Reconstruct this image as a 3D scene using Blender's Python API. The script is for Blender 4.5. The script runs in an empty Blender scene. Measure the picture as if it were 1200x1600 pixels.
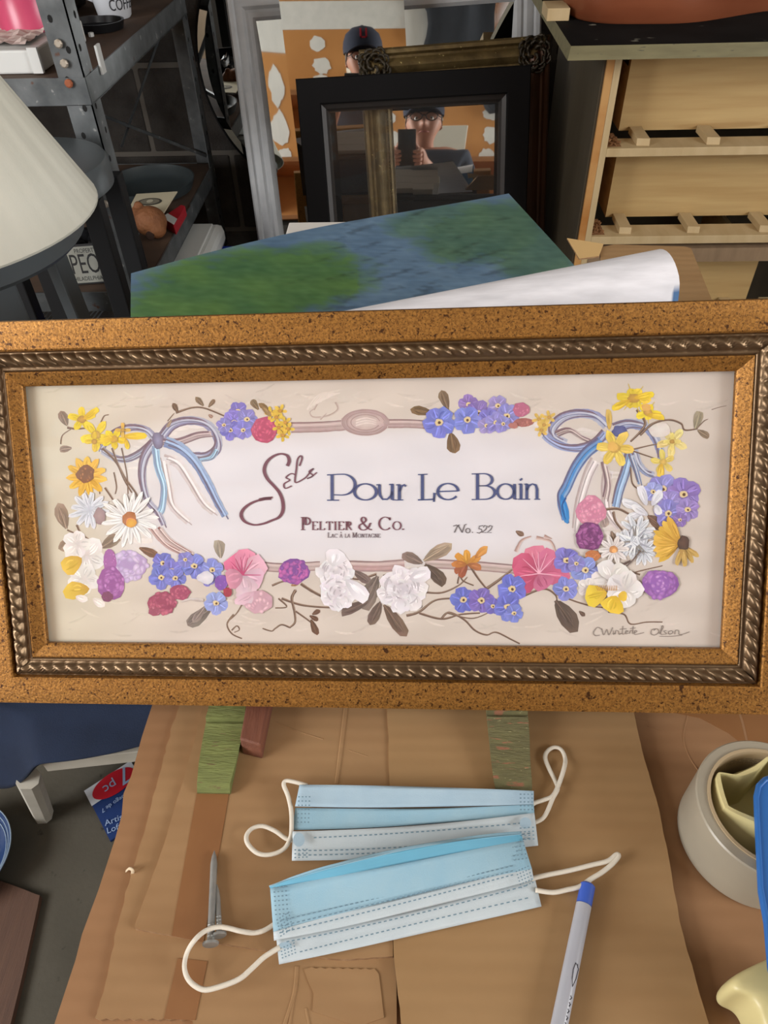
import bpy, bmesh, math, random
import numpy as np
from mathutils import Vector, Matrix
random.seed(7)
PI = math.pi
sc = bpy.context.scene
col = sc.collection

# ------------------------------------------------------------------ camera
FPX = 1150.0                                    # focal length in pixels of the 1200x1600 frame
CAMPOS = np.array([0.0, 0.0, 1.28])
_V = np.array([40, 1184., FPX]); _V /= np.linalg.norm(_V)          # world down, seen from the camera
_D = np.array([43, -1117., FPX]); _D -= _V * (_D @ _V); _D /= np.linalg.norm(_D)   # world +Y
_R = np.cross(_V, _D)
if _R[0] < 0: _R = -_R
CM = np.array([_R, _D, -_V])                    # camera frame (x right, y down, z forward) -> world
cd = bpy.data.cameras.new('camera'); cam = bpy.data.objects.new('camera', cd); col.objects.link(cam)
cd.sensor_width = 36; cd.lens = FPX / 1600 * 36; cd.clip_start = .005
_r, _u, _b = CM @ [1, 0, 0], CM @ [0, -1, 0], CM @ [0, 0, -1]
cam.matrix_world = Matrix(((_r[0], _u[0], _b[0], 0), (_r[1], _u[1], _b[1], 0), (_r[2], _u[2], _b[2], 1.28), (0, 0, 0, 1)))
sc.camera = cam

# ------------------------------------------------------------------ light and exposure
sc.view_settings.view_transform = 'Standard'; sc.view_settings.look = 'None'
sc.view_settings.gamma = 1; sc.view_settings.use_curve_mapping = False
sc.view_settings.exposure = 0.1
w = bpy.data.worlds.new('World'); sc.world = w; w.use_nodes = True
w.node_tree.nodes['Background'].inputs[0].default_value = (.75, .87, 1, 1)
w.node_tree.nodes['Background'].inputs[1].default_value = 1.0
def area(name, loc, aim, sx, sy, power, rgb):
    l = bpy.data.lights.new(name, 'AREA'); l.shape = 'RECTANGLE'; l.size = sx; l.size_y = sy; l.energy = power; l.color = rgb
    o = bpy.data.objects.new(name, l); col.objects.link(o); o.location = loc
    o.rotation_euler = (Vector(aim) - Vector(loc)).to_track_quat('-Z', 'Y').to_euler(); return o
# daylight at unseen side-wall windows behind the viewpoint; the right one added as fill
area('daylight_window_left', (-2.17, -.62, 1.62), (0, .35, .95), 1.25, 1.2, 66, (1, .99, .98))
area('daylight_fill_right', (2.17, -.62, 1.68), (0, .5, .95), 1.2, 1.1, 44, (1, .99, .98))
sc.cycles.max_bounces = 10; sc.cycles.glossy_bounces = 6; sc.cycles.transparent_max_bounces = 12
sc.cycles.sample_clamp_indirect = 6

# ------------------------------------------------------------------ helpers
def ray(px, py): return CM @ np.array([(px - 600) / FPX, (py - 800) / FPX, 1.0])
def Xp(px, py, x): d = ray(px, py); return CAMPOS + d * (x / d[0])
def Yp(px, py, y): d = ray(px, py); return CAMPOS + d * (y / d[1])
def Zp(px, py, z): d = ray(px, py); return CAMPOS + d * ((z - 1.28) / d[2])
def lin(c): return tuple((x / 12.92 if x <= .04045 else ((x + .055) / 1.055) ** 2.4) for x in (v / 255 for v in c))
def nrm(v): v = np.array(v, float); return v / np.linalg.norm(v)
MATS = {}
def M(name, rgb, rough=.6, metal=0, noise=None, rgb2=None, bump=None, stretch=(1, 1, 1), specks=None, spec=None, trans=0, wave=None):
    if name in MATS: return MATS[name]
    m = bpy.data.materials.new(name); m.use_nodes = True; nt = m.node_tree; n = nt.nodes; L = nt.links
    b = n['Principled BSDF']; c = lin(rgb) + (1,)
    b.inputs['Base Color'].default_value = c; b.inputs['Roughness'].default_value = rough; b.inputs['Metallic'].default_value = metal
    if spec is not None: b.inputs['Specular IOR Level'].default_value = spec
    if trans: b.inputs['Transmission Weight'].default_value = trans
    tc = n.new('ShaderNodeTexCoord'); mp = n.new('ShaderNodeMapping'); L.new(tc.outputs['Object'], mp.inputs[0])
    mp.inputs['Scale'].default_value = stretch
    out = None
    if noise:
        t = n.new('ShaderNodeTexNoise'); t.inputs['Scale'].default_value = noise[0]; t.inputs['Detail'].default_value = noise[2] if len(noise) > 2 else 6
        L.new(mp.outputs[0], t.inputs['Vector'])
        r = n.new('ShaderNodeValToRGB'); a = noise[1]
        r.color_ramp.elements[0].position = .5 - a; r.color_ramp.elements[1].position = .5 + a
        r.color_ramp.elements[0].color = lin(rgb2) + (1,); r.color_ramp.elements[1].color = c
        L.new(t.outputs['Fac'], r.inputs[0]); out = r.outputs[0]
    if specks:                                             # (scale, threshold, colour)
        for sca, th, sr in specks:
            t = n.new('ShaderNodeTexNoise'); t.inputs['Scale'].default_value = sca; t.inputs['Detail'].default_value = 3
            L.new(mp.outputs[0], t.inputs['Vector'])
            r = n.new('ShaderNodeValToRGB'); r.color_ramp.elements[0].position = th; r.color_ramp.elements[1].position = th + .05
            L.new(t.outputs['Fac'], r.inputs[0])
            mx = n.new('ShaderNodeMixRGB'); L.new(r.outputs[0], mx.inputs[0])
            if out is not None: L.new(out, mx.inputs[1])
            else: mx.inputs[1].default_value = c
            mx.inputs[2].default_value = lin(sr) + (1,); out = mx.outputs[0]
    if out is not None: L.new(out, b.inputs['Base Color'])
    if wave:                                               # corrugation ribs under the paper
        t = n.new('ShaderNodeTexWave'); t.bands_direction = 'Y'; t.inputs['Scale'].default_value = wave[0]; t.inputs['Distortion'].default_value = .6; t.inputs['Detail Scale'].default_value = .3
        L.new(tc.outputs['Object'], t.inputs['Vector'])
        bp = n.new('ShaderNodeBump'); bp.inputs['Strength'].default_value = wave[1]; bp.inputs['Distance'].default_value = .0006
        L.new(t.outputs['Fac'], bp.inputs['Height']); L.new(bp.outputs[0], b.inputs['Normal'])
    if bump and not wave:
        t = n.new('ShaderNodeTexNoise'); t.inputs['Scale'].default_value = bump[0]; t.inputs['Detail'].default_value = 5
        L.new(mp.outputs[0], t.inputs['Vector'])
        bp = n.new('ShaderNodeBump'); bp.inputs['Strength'].default_value = bump[1]; bp.inputs['Distance'].default_value = bump[2] if len(bump) > 2 else .002
        L.new(t.outputs['Fac'], bp.inputs['Height']); L.new(bp.outputs[0], b.inputs['Normal'])
    MATS[name] = m; return m
def M_vc(name, rough=.7, noise=None, bump=None):
    m = bpy.data.materials.new(name); m.use_nodes = True; n = m.node_tree.nodes; L = m.node_tree.links
    b = n['Principled BSDF']; b.inputs['Roughness'].default_value = rough
    a = n.new('ShaderNodeVertexColor'); a.layer_name = 'Col'; o = a.outputs[0]
    tc = n.new('ShaderNodeTexCoord')
    if noise:
        mp = n.new('ShaderNodeMapping'); mp.inputs['Scale'].default_value = noise[2]; L.new(tc.outputs['Object'], mp.inputs[0])
        if len(noise) > 3: mp.inputs['Rotation'].default_value = noise[3]
        t = n.new('ShaderNodeTexNoise'); t.inputs['Scale'].default_value = noise[0]; t.inputs['Detail'].default_value = 8; L.new(mp.outputs[0], t.inputs[0])
        r = n.new('ShaderNodeMapRange'); r.inputs[1].default_value = .3; r.inputs[2].default_value = .7; r.inputs[3].default_value = 1 - noise[1]; r.inputs[4].default_value = 1 + noise[1]
        L.new(t.outputs[0], r.inputs[0])
        mx = n.new('ShaderNodeVectorMath'); mx.operation = 'SCALE'; L.new(o, mx.inputs[0]); L.new(r.outputs[0], mx.inputs['Scale']); o = mx.outputs[0]
    L.new(o, b.inputs['Base Color'])
    if bump:
        t = n.new('ShaderNodeTexNoise'); t.inputs['Scale'].default_value = bump[0]; t.inputs['Detail'].default_value = 6; L.new(tc.outputs['Object'], t.inputs[0])
        bp = n.new('ShaderNodeBump'); bp.inputs['Strength'].default_value = bump[1]; bp.inputs['Distance'].default_value = .001
        L.new(t.outputs[0], bp.inputs['Height']); L.new(bp.outputs[0], b.inputs['Normal'])
    return m
def M_pane(name, refl=.06, tint=(1, 1, 1), dust=0):
    m = bpy.data.materials.new(name); m.use_nodes = True; n = m.node_tree.nodes; L = m.node_tree.links; n.clear()
    o = n.new('ShaderNodeOutputMaterial'); t = n.new('ShaderNodeBsdfTransparent'); t.inputs[0].default_value = tint + (1,)
    g = n.new('ShaderNodeBsdfGlossy'); g.inputs['Roughness'].default_value = .02
    f = n.new('ShaderNodeFresnel'); ge = n.new('ShaderNodeNewGeometry'); ma = n.new('ShaderNodeMath'); ma.operation = 'MULTIPLY_ADD'; ma.inputs[1].default_value = 1 / 1.3 - 1.3; ma.inputs[2].default_value = 1.3; L.new(ge.outputs['Backfacing'], ma.inputs[0]); L.new(ma.outputs[0], f.inputs[0])
    mx = n.new('ShaderNodeMixShader'); L.new(f.outputs[0], mx.inputs[0]); L.new(t.outputs[0], mx.inputs[1]); L.new(g.outputs[0], mx.inputs[2]); res = mx.outputs[0]
    if dust:
        d = n.new('ShaderNodeBsdfDiffuse'); d.inputs[0].default_value = (.8, .8, .8, 1)
        m2 = n.new('ShaderNodeMixShader'); m2.inputs[0].default_value = dust; L.new(res, m2.inputs[1]); L.new(d.outputs[0], m2.inputs[2]); res = m2.outputs[0]
    L.new(res, o.inputs[0]); return m

class MB:
    def __init__(s): s.v = []; s.f = []; s.m = []; s.c = []; s.ccur = (1, 1, 1)
    def add(s, vs, fs, mi=0, cs=None):
        b = len(s.v); s.v += [tuple(float(x) for x in p) for p in vs]
        s.c += list(cs) if cs is not None else [s.ccur] * len(vs)
        for f in fs: s.f.append([b + i for i in f]); s.m.append(mi)
        return s
    def hexa(s, P, mi=0):                                    # 8 points: bottom 4 then top 4
        return s.add(P, [(3, 2, 1, 0), (4, 5, 6, 7), (0, 1, 5, 4), (1, 2, 6, 5), (2, 3, 7, 6), (3, 0, 4, 7)], mi)
    def box(s, x0, x1, y0, y1, z0, z1, mi=0):
        return s.hexa([(x0, y0, z0), (x1, y0, z0), (x1, y1, z0), (x0, y1, z0), (x0, y0, z1), (x1, y0, z1), (x1, y1, z1), (x0, y1, z1)], mi)
    def obox(s, c, ax, ay, az, hx, hy, hz, mi=0):
        c, ax, ay, az = map(np.array, (c, ax, ay, az))
        P = [c + ax * hx * i + ay * hy * j + az * hz * k for k in (-1, 1) for i, j in ((-1, -1), (1, -1), (1, 1), (-1, 1))]
        return s.hexa(P, mi)
    def prism(s, bot, top, mi=0, mside=None):
        n = len(bot); s.add(list(bot) + list(top), [tuple(range(n))[::-1], tuple(range(n, 2 * n))], mi)
        s.add(list(bot) + list(top), [(i, (i + 1) % n, n + (i + 1) % n, n + i) for i in range(n)], mi if mside is None else mside); return s
    def grid(s, P, mi=0, cs=None, closeu=False, mfun=None):     # P[i][j]
        nu, nv = len(P), len(P[0]); b = len(s.v)
        s.v += [tuple(float(x) for x in p) for r in P for p in r]
        s.c += [c for r in cs for c in r] if cs is not None else [s.ccur] * (nu * nv)
        for i in range(nu if closeu else nu - 1):
            for j in range(nv - 1):
                i2 = (i + 1) % nu
                s.f.append([b + i * nv + j, b + i2 * nv + j, b + i2 * nv + j + 1, b + i * nv + j + 1]); s.m.append(mfun(i, j) if mfun else mi)
        return s
    def tube(s, pts, r, n=8, mi=0, closed=False, caps=True, flat=1.0):
        pts = [np.array(p, float) for p in pts]; N = len(pts); rr = r if hasattr(r, '__len__') else [r] * N
        rings = []; up = None
        for i in range(N):
            a = pts[(i - 1) % N] if (closed or i > 0) else pts[i]; c = pts[(i + 1) % N] if (closed or i < N - 1) else pts[i]
            t = nrm(c - a)
            if up is None: up = np.array([0, 0, 1.]) if abs(t[2]) < .9 else np.array([1., 0, 0])
            u = up - t * (up @ t)
            u = nrm(u) if np.linalg.norm(u) > 1e-6 else nrm(np.cross(t, [.3, .7, .2]))
            up = u; v = np.cross(t, u)
            rings.append([pts[i] + rr[i] * (math.cos(2 * PI * k / n) * v + flat * math.sin(2 * PI * k / n) * u) for k in range(n)])
        b = len(s.v)
        for R_ in rings: s.add(R_, [])
        for i in range(N if closed else N - 1):
            for k in range(n):
                s.f.append([b + i * n + k, b + i * n + (k + 1) % n, b + ((i + 1) % N) * n + (k + 1) % n, b + ((i + 1) % N) * n + k]); s.m.append(mi)
        if caps and not closed:
            s.f.append([b + k for k in range(n)][::-1]); s.m.append(mi); s.f.append([b + (N - 1) * n + k for k in range(n)]); s.m.append(mi)
        return s
    def lathe(s, prof, c=(0, 0, 0), axis=(0, 0, 1), n=32, mi=0, caps=False, wob=None):   # prof: (r, h)
        az = nrm(axis); ax = nrm(np.cross(az, [.01, 1, .02] if abs(az[1]) < .9 else [1, 0, 0])); ay = np.cross(az, ax); c = np.array(c, float)
        P = [[c + az * h + (r * (wob(k / n, h) if wob else 1)) * (ax * math.cos(2 * PI * k / n) + ay * math.sin(2 * PI * k / n)) for (r, h) in prof] for k in range(n)]
        b = len(s.v); s.grid(P, mi, closeu=True)
        if caps:
            m = len(prof)
            s.f.append([b + k * m for k in range(n)][::-1]); s.m.append(mi); s.f.append([b + k * m + m - 1 for k in range(n)]); s.m.append(mi)
        return s
    def build(s, name, mats, parent=None, smooth=False, loc=None, bevel=0, vc=False, auto=None):
        if not isinstance(mats, (list, tuple)): mats = [mats]
        v = np.array(s.v)
        if parent is not None: off = np.array(parent['_wl'])
        elif loc is not None: off = np.array(loc, float)
        else: off = np.array([(v[:, 0].min() + v[:, 0].max()) / 2, (v[:, 1].min() + v[:, 1].max()) / 2, v[:, 2].min()])
        me = bpy.data.meshes.new(name); me.from_pydata((v - off).tolist(), [], s.f)
        for m in mats: me.materials.append(m)
        me.polygons.foreach_set('material_index', s.m)
        if vc:
            at = me.color_attributes.new('Col', 'FLOAT_COLOR', 'POINT')
            at.data.foreach_set('color', np.concatenate([np.array(s.c), np.ones((len(s.c), 1))], 1).ravel().tolist())
        if smooth or auto: me.polygons.foreach_set('use_smooth', [True] * len(me.polygons))
        bm = bmesh.new(); bm.from_mesh(me)
        if not vc and len(s.f) < 60000:
            bmesh.ops.remove_doubles(bm, verts=bm.verts, dist=1e-6)
            bmesh.ops.recalc_face_normals(bm, faces=bm.faces)
        if auto:
            for e in bm.edges:
                if len(e.link_faces) == 2 and e.calc_face_angle(0) > auto: e.smooth = False
        bm.to_mesh(me); bm.free(); me.update()
        o = bpy.data.objects.new(name, me); col.objects.link(o)
        if parent is not None: o.parent = parent; o['_wl'] = parent['_wl']
        else: o.location = off; o['_wl'] = [float(x) for x in off]
        if bevel:
            b = o.modifiers.new('bevel', 'BEVEL'); b.width = bevel; b.segments = 2; b.limit_method = 'ANGLE'
        return o
def thing(name, label, cat, loc, group=None):
    o = bpy.data.objects.new(name, None); col.objects.link(o); o.location = [float(x) for x in loc]; o.empty_display_size = .05
    o['_wl'] = [float(x) for x in loc]; o['label'] = label; o['category'] = cat
    if group: o['group'] = group
    return o
def tag(o, label, cat, group=None):
    o['label'] = label; o['category'] = cat
    if group: o['group'] = group
    return o
def struct(o): o['kind'] = 'structure'; return o
def spline(pts, n=8, closed=False):
    P = [np.array(p, float) for p in pts]; N = len(P); out = []
    for i in range(N if closed else N - 1):
        p0 = P[(i - 1) % N] if (closed or i > 0) else P[i]; p1 = P[i]; p2 = P[(i + 1) % N]; p3 = P[(i + 2) % N] if (closed or i < N - 2) else p2
        for k in range(n):
            t = k / n; out.append(.5 * (2 * p1 + (p2 - p0) * t + (2 * p0 - 5 * p1 + 4 * p2 - p3) * t * t + (3 * p1 - p0 - 3 * p2 + p3) * t ** 3))
    if not closed: out.append(P[-1])
    return out
def text_into(mb, s, org, ux, uy, size, mi=0, lift=0, align='LEFT', sx=1.0):
    cu = bpy.data.curves.new('t', 'FONT'); cu.body = s; cu.size = size; cu.align_x = align; cu.resolution_u = 3
    o = bpy.data.objects.new('t', cu); col.objects.link(o)
    dg = bpy.context.evaluated_depsgraph_get(); dg.update(); me = o.evaluated_get(dg).to_mesh()
    org, ux, uy = np.array(org, float), nrm(ux), nrm(uy); nn = np.cross(ux, uy)
    mb.add([org + ux * v.co.x * sx + uy * v.co.y + nn * lift for v in me.vertices], [tuple(p.vertices) for p in me.polygons], mi)
    o.evaluated_get(dg).to_mesh_clear(); bpy.data.objects.remove(o); bpy.data.curves.remove(cu)

# ------------------------------------------------------------------ room
m_block = M('cinder block', (74, 70, 66), .95, noise=(14, .25), rgb2=(44, 40, 37), bump=(160, .7, .004))
m_mortar = M('mortar', (104, 99, 92), .95, bump=(90, .5))
m_conc = M('concrete floor', (86, 81, 70), .9, noise=(9, .3), rgb2=(68, 64, 54), bump=(120, .35), specks=[(38, .68, (50, 47, 39))])
m_dry = M('brown drywall', (196, 140, 80), .85, noise=(5, .3), rgb2=(180, 124, 66))
m_comp = M('joint compound', (226, 226, 220), .8, noise=(20, .3), rgb2=(208, 210, 204))
m_ceil = M('ceiling paint', (206, 200, 190), .9)
m_sidewall = M('side wall paint', (196, 180, 158), .9)
XL, XR, YB, YF, ZC = -2.2, 2.2, 2.02, -1.35, 2.45
struct(MB().box(XL - .1, XR + .1, YF - .1, YB + .1, -.1, 0).build('floor', m_conc))
struct(MB().box(XL - .1, XR + .1, YF - .1, YB + .1, ZC, ZC + .1).build('ceiling', m_ceil))
wb = MB(); wb.box(XL, XR, YB + .004, YB + .1, 0, ZC, 1)          # back wall: mortar bed with block faces
for r in range(12):
    for k in range(-6, 7):
        x0 = k * .405 + (.2025 if r % 2 else 0) - .06; z0 = r * .203 + .02
        if x0 > XR - .1 or x0 + .395 < XL + .1: continue
        wb.box(max(x0, XL + .01), min(x0 + .393, XR - .01), YB, YB + .03, z0, z0 + .191, 0)
struct(wb.build('wall_back', [m_block, m_mortar], bevel=.004))
def wall_with_hole(name, x, y0, y1, hy0, hy1, hz0, hz1, mat):
    t = .1 * (1 if x > 0 else -1); a, b = sorted((x, x + t)); m = MB()
    m.box(a, b, y0, hy0, 0, ZC); m.box(a, b, hy1, y1, 0, ZC); m.box(a, b, hy0, hy1, 0, hz0); m.box(a, b, hy0, hy1, hz1, ZC)
    return struct(m.build(name, mat))
wall_with_hole('wall_left', XL, YF, YB, -1.26, .02, 1.00, 2.24, m_sidewall)
wall_with_hole('wall_right', XR, YF, YB, -1.24, .00, 1.10, 2.26, m_sidewall)
m_wframe = M('window paint', (225, 224, 218), .5)
m_wpane = M_pane('window glass')
for i, (x, y0, y1, z0, z1) in enumerate(((XL - .06, -1.26, .02, 1.00, 2.24), (XR + .06, -1.24, .00, 1.10, 2.26))):
    m = MB(); ym = (y0 + y1) / 2; zm = (z0 + z1) / 2
    for a in ((y0, y0 + .04, z0, z1), (y1 - .04, y1, z0, z1), (y0, y1, z0, z0 + .04), (y0, y1, z1 - .04, z1), (ym - .012, ym + .012, z0, z1), (y0, y1, zm - .012, zm + .012)):
        m.box(x - .02, x + .02, *a)
    o = struct(m.build('window_%d' % (i + 1), m_wframe))  # both unseen; the right window is added to hold the fill light
    MB().box(x - .003, x + .003, y0 + .03, y1 - .03, z0 + .03, z1 - .03).build('pane', m_wpane, o)
wf = MB(); wf.box(XL, XR, YF - .1, YF, 0, ZC, 0)                   # rear wall seen in the mirrors: unpainted drywall, patched
def patch(x, z, rx, rz, seed):
    rnd = random.Random(seed); n = 18
    P = [(x + rx * (1 + rnd.uniform(-.18, .18)) * math.cos(2 * PI * k / n), z + rz * (1 + rnd.uniform(-.2, .2)) * math.sin(2 * PI * k / n)) for k in range(n)]
    wf.prism([(p[0], YF, p[1]) for p in P], [(p[0], YF + .003, p[1]) for p in P], 1)
for z, h in ((1.94, .068), (1.12, .07)): wf.box(XL, XR, YF, YF + .003, z - h, z + h, 1)
k = 0
for z in (1.60, 1.70, 1.81, 2.10, 2.24):
    for x in (-1.5, -1.15, -.80, -.46, -.15, .13, .44, .78, 1.1, 1.45, 1.8):
        k += 1; patch(x + random.uniform(-.03, .03), z + random.uniform(-.015, .015), random.uniform(.04, .055), random.uniform(.03, .05), k)
struct(wf.build('wall_front', [m_dry, m_comp]))

# ------------------------------------------------------------------ work table and the cardboard on it
TT = .746                                        # table top
m_twood = M('table wood', (122, 92, 62), .6, noise=(6, .3), rgb2=(96, 70, 46), stretch=(14, 1, 1))
m_card = M('cardboard', (164, 131, 94), .85, noise=(9, .3, 9), rgb2=(148, 114, 79), bump=(300, .12), stretch=(1, 3, 1), wave=(28, .22), spec=.2)
m_card2 = M('cardboard reddish', (158, 120, 86), .85, noise=(8, .3, 9), rgb2=(141, 104, 72), bump=(300, .12), stretch=(1, 3, 1), wave=(28, .22), spec=.2)
m_card3 = M('cardboard pale', (166, 134, 95), .85, noise=(7, .28, 9), rgb2=(152, 119, 81), bump=(300, .12), stretch=(1, 4, 1), wave=(28, .22), spec=.2)
m_cedge = M('cardboard torn edge', (172, 138, 100), .9, noise=(200, .2), rgb2=(130, 96, 62))
m_ctape = M('brown paper tape', (142, 98, 58), .5, noise=(30, .3), rgb2=(132, 88, 50))
tb = thing('work_table', 'work table under the layers of flattened cardboard', 'table', (.2, .35, 0))
MB().box(-.205, .75, -.06, .80, TT - .03, TT).build('tabletop', m_twood, tb, bevel=.003)
for x in (-.15, .69):
    for y in (0, .74): MB().box(x - .03, x + .03, y - .03, y + .03, 0, TT - .03).build('leg', m_twood, tb)
def sheet(name, label, px, z0, z1, mat, cat='cardboard', extra=None):
    P = px if len(px[0]) == 3 else [Zp(x, y, z1) for x, y in px]
    m = MB(); m.prism([(p[0], p[1], z0) for p in P], [(p[0], p[1], z1) for p in P], 0, 1)
    if extra: extra(m)
    return tag(m.build(name, [mat, m_cedge, m_ctape]), label, cat)
def jag(P, amp=3, n=9, seed=1):
    rnd = random.Random(seed); out = []
    for (x0, y0), (x1, y1) in zip(P[:-1], P[1:]):
        for k in range(n):
            t = k / n; out.append((x0 + (x1 - x0) * t + (rnd.uniform(-amp, amp) if 0 < k else 0), y0 + (y1 - y0) * t))
    return out + [P[-1]]
Z1, Z2, Z3, Z4 = TT + .004, TT + .0075, TT + .011, TT + .0125
TOPZ = Z4
def ridge(m, px, z, r=.0012, mi=0):
    m.tube([Zp(x, y, z) for x, y in px], r, 6, mi, flat=.5)
a = Zp(240, 1095, Z1); b = Zp(85, 1600, Z1)
def base_x(m):
    ridge(m, spline([(1150, 1100), (1160, 1130), (1168, 1165)], 5), Z1, .0014)
    ridge(m, spline([(1076, 1112), (1068, 1150), (1076, 1180), (1092, 1205)], 5), Z1, .0007)
    P = [Zp(x, y, Z1 + .0004) for x, y in ((1046, 1112), (1095, 1122), (1140, 1146), (1170, 1170), (1215, 1178), (1215, 1106))]
    m.prism([p - [0, 0, .0004] for p in P], P, 2)
    for L in (((1012, 1135), (1032, 1143)), ((985, 1118), (1015, 1128)),): ridge(m, L, Z1, .0004)
sheet('cardboard_sheet', 'bottom flattened cardboard sheet covering the whole table, bare along the left edge', [tuple(a + (a - b) * .62), tuple(a), *[tuple(Zp(x, y, Z1)) for x, y in ((222, 1150), (205, 1212), (193, 1240), (190, 1275), (180, 1310), (154, 1390), (128, 1460), (118, 1500), (108, 1530))], tuple(b), (b[0], -.05, Z1), (.74, -.05, Z1), (.74, .46, Z1)], TT, Z1, m_card2, extra=base_x)
torn = jag([(287, 1080), (277, 1112), (262, 1160), (255, 1185), (236, 1260), (205, 1365), (185, 1440), (172, 1500), (158, 1560), (148, 1590)], 1.8, 5, 3)
scall = [(148 + 9 * i, 1591 + (3 if i % 2 else 0)) for i in range(1, 18)]
def l2x(m):
    for P in ([(278, 1497), (324, 1502), (305, 1594), (256, 1592)],):
        Q = [Zp(x, y, Z2 + .0004) for x, y in P]; m.prism([p - [0, 0, .0004] for p in Q], Q, 2)
    P = [(475, 1514), (487, 1511)] + [(487 + 7 * i, 1511 + (2 if i % 2 else 0) + i * .15) for i in range(1, 15)] + [(592, 1522), (600, 1590), (560, 1604), (488, 1580), (490, 1552), (480, 1530)]
    Q = [Zp(x, y, Z2 + .0007) for x, y in P]; m.prism([p - [0, 0, .0007] for p in Q], Q, 0)
    ridge(m, spline([(464, 1510), (460, 1552), (444, 1604)], 5), Z2, .0013); ridge(m, spline([(460, 1552), (452, 1604)], 5), Z2, .001)
    ridge(m, [(480, 1492), (560, 1498), (612, 1495)], Z2, .0008)
    ridge(m, spline([(478, 1575), (484, 1604)], 4), Z2, .0008)
sheet('cardboard_sheet', 'torn-edged cardboard sheet with a scalloped front edge, under the sheet with the nails', torn + scall + [(302, 1606), (620, 1615), (616, 1080)], Z1, Z2, m_card, extra=l2x)
def l3x(m):
    Q = [Zp(x, y, Z3 + .0004) for x, y in ((318, 1180), (368, 1180), (318, 1472), (268, 1462))]; m.prism([p - [0, 0, .0004] for p in Q], Q, 2)
    ridge(m, [(541, 1100), (534, 1160), (526, 1225)], Z3, .0017); ridge(m, spline([(432, 1128), (465, 1142), (505, 1155)], 4), Z3, .0006)
    ridge(m, spline([(545, 1172), (575, 1182)], 3), Z3, .0004)
sheet('cardboard_sheet', 'cardboard sheet under the two nails and the left wooden corbel', jag([(322, 1080), (297, 1180), (262, 1300), (233, 1385), (210, 1446)], .8, 5, 5) + [(211, 1451), (330, 1472), (430, 1487), (510, 1497), (540, 1499), (614, 1494), (612, 1300), (604, 1080)], Z2, Z3, m_card, extra=l3x)
def l4x(m):
    for y in (1165, 1330, 1450, 1520, 1575): pass
sheet('cardboard_sheet', 'smooth cardboard sheet lying under the masks and the pen', jag([(604, 1080), (611, 1300), (615, 1490), (629, 1615)], .7, 6, 8) + jag([(1112, 1615), (1087, 1530), (1062, 1440), (1045, 1340), (1030, 1265), (1008, 1190), (992, 1120), (982, 1080)], .9, 4, 9), Z3 - .001, Z4, m_card3, extra=l4x)

m = MB(); m.tube(spline([Zp(x, y, z) for x, y, z in ((197, 1361, Z1 + .001), (202, 1357, Z1 + .006), (207, 1360, Z1 + .007), (207, 1367, Z1 + .001))], 5), .0011, 6, flat=.35)
tag(m.build('paper_shred', M('torn paper', (214, 196, 166), .9), smooth=True), 'tiny curled paper shred on the torn cardboard edge left of the nails', 'scrap')
# ------------------------------------------------------------------ the framed print
ex = nrm([.99884, -.0287, .03867]); ey = np.array([.00137, -.5768, -.8169]); ey = nrm(ey - ex * (ex @ ey)); en = -np.cross(ex, ey)
FO = np.array([-.28577, .45046, 1.28 - .30756]); PW, PH = .508, .1977
def F(u, v, h=0.): return FO + ex * u + ey * v + en * h
def T(px, py):                                   # photo pixel -> (u, v) on the print
    d = ray(px, py); t = ((FO - CAMPOS) @ en) / (d @ en); q = CAMPOS + d * t - FO; return q @ ex, q @ ey
def m_gold(name, rgb, rgb2, sp):
    m = M(name, rgb, .48, .6, noise=(560, .16, 3), rgb2=rgb2, specks=[(900, .57, (104, 70, 32)), (330, .62, sp), (150, .665, sp)], bump=(520, .3, .001))
    return m
m_goldA = m_gold('speckled antique gold', (172, 122, 58), (130, 88, 38), (72, 42, 16))
m_bronze = M('dark bronze rope', (128, 106, 80), .38, .75, noise=(40, .3), rgb2=(96, 76, 56), bump=(300, .2, .001))
fr = thing('framed_print', 'wide gold framed floral bath salts print leaning above the masks', 'framed picture', F(PW / 2, PH + .046, -.012))
def ring(prof, name, mat, smooth=True, parent=fr):    # prof: (offset outward, height)
    m = MB(); C = [(0, 0), (PW, 0), (PW, PH), (0, PH)]; S = [(-1, -1), (1, -1), (1, 1), (-1, 1)]
    for k in range(4):
        a, b = k, (k + 1) % 4
        P = [[F(C[q][0] + S[q][0] * o, C[q][1] + S[q][1] * o, h) for (o, h) in prof] for q in (a, b)]
        m.grid(P)
    return m.build(name, mat, parent, auto=.5 if smooth else None)
ring([(-.0005, .002), (-.0005, .0055), (.001, .0072), (.0075, .0098), (.0085, .0104), (.0095, .0100), (.0100, .0085)], 'inner_lip', m_goldA)
ring([(.0240, .0085), (.0245, .0135), (.0255, .0142), (.034, .0150), (.042, .0150), (.0450, .0142), (.0460, .012), (.0460, -.010), (.043, -.012), (.0, -.012)], 'outer_band', m_goldA)
rm = MB()
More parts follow.
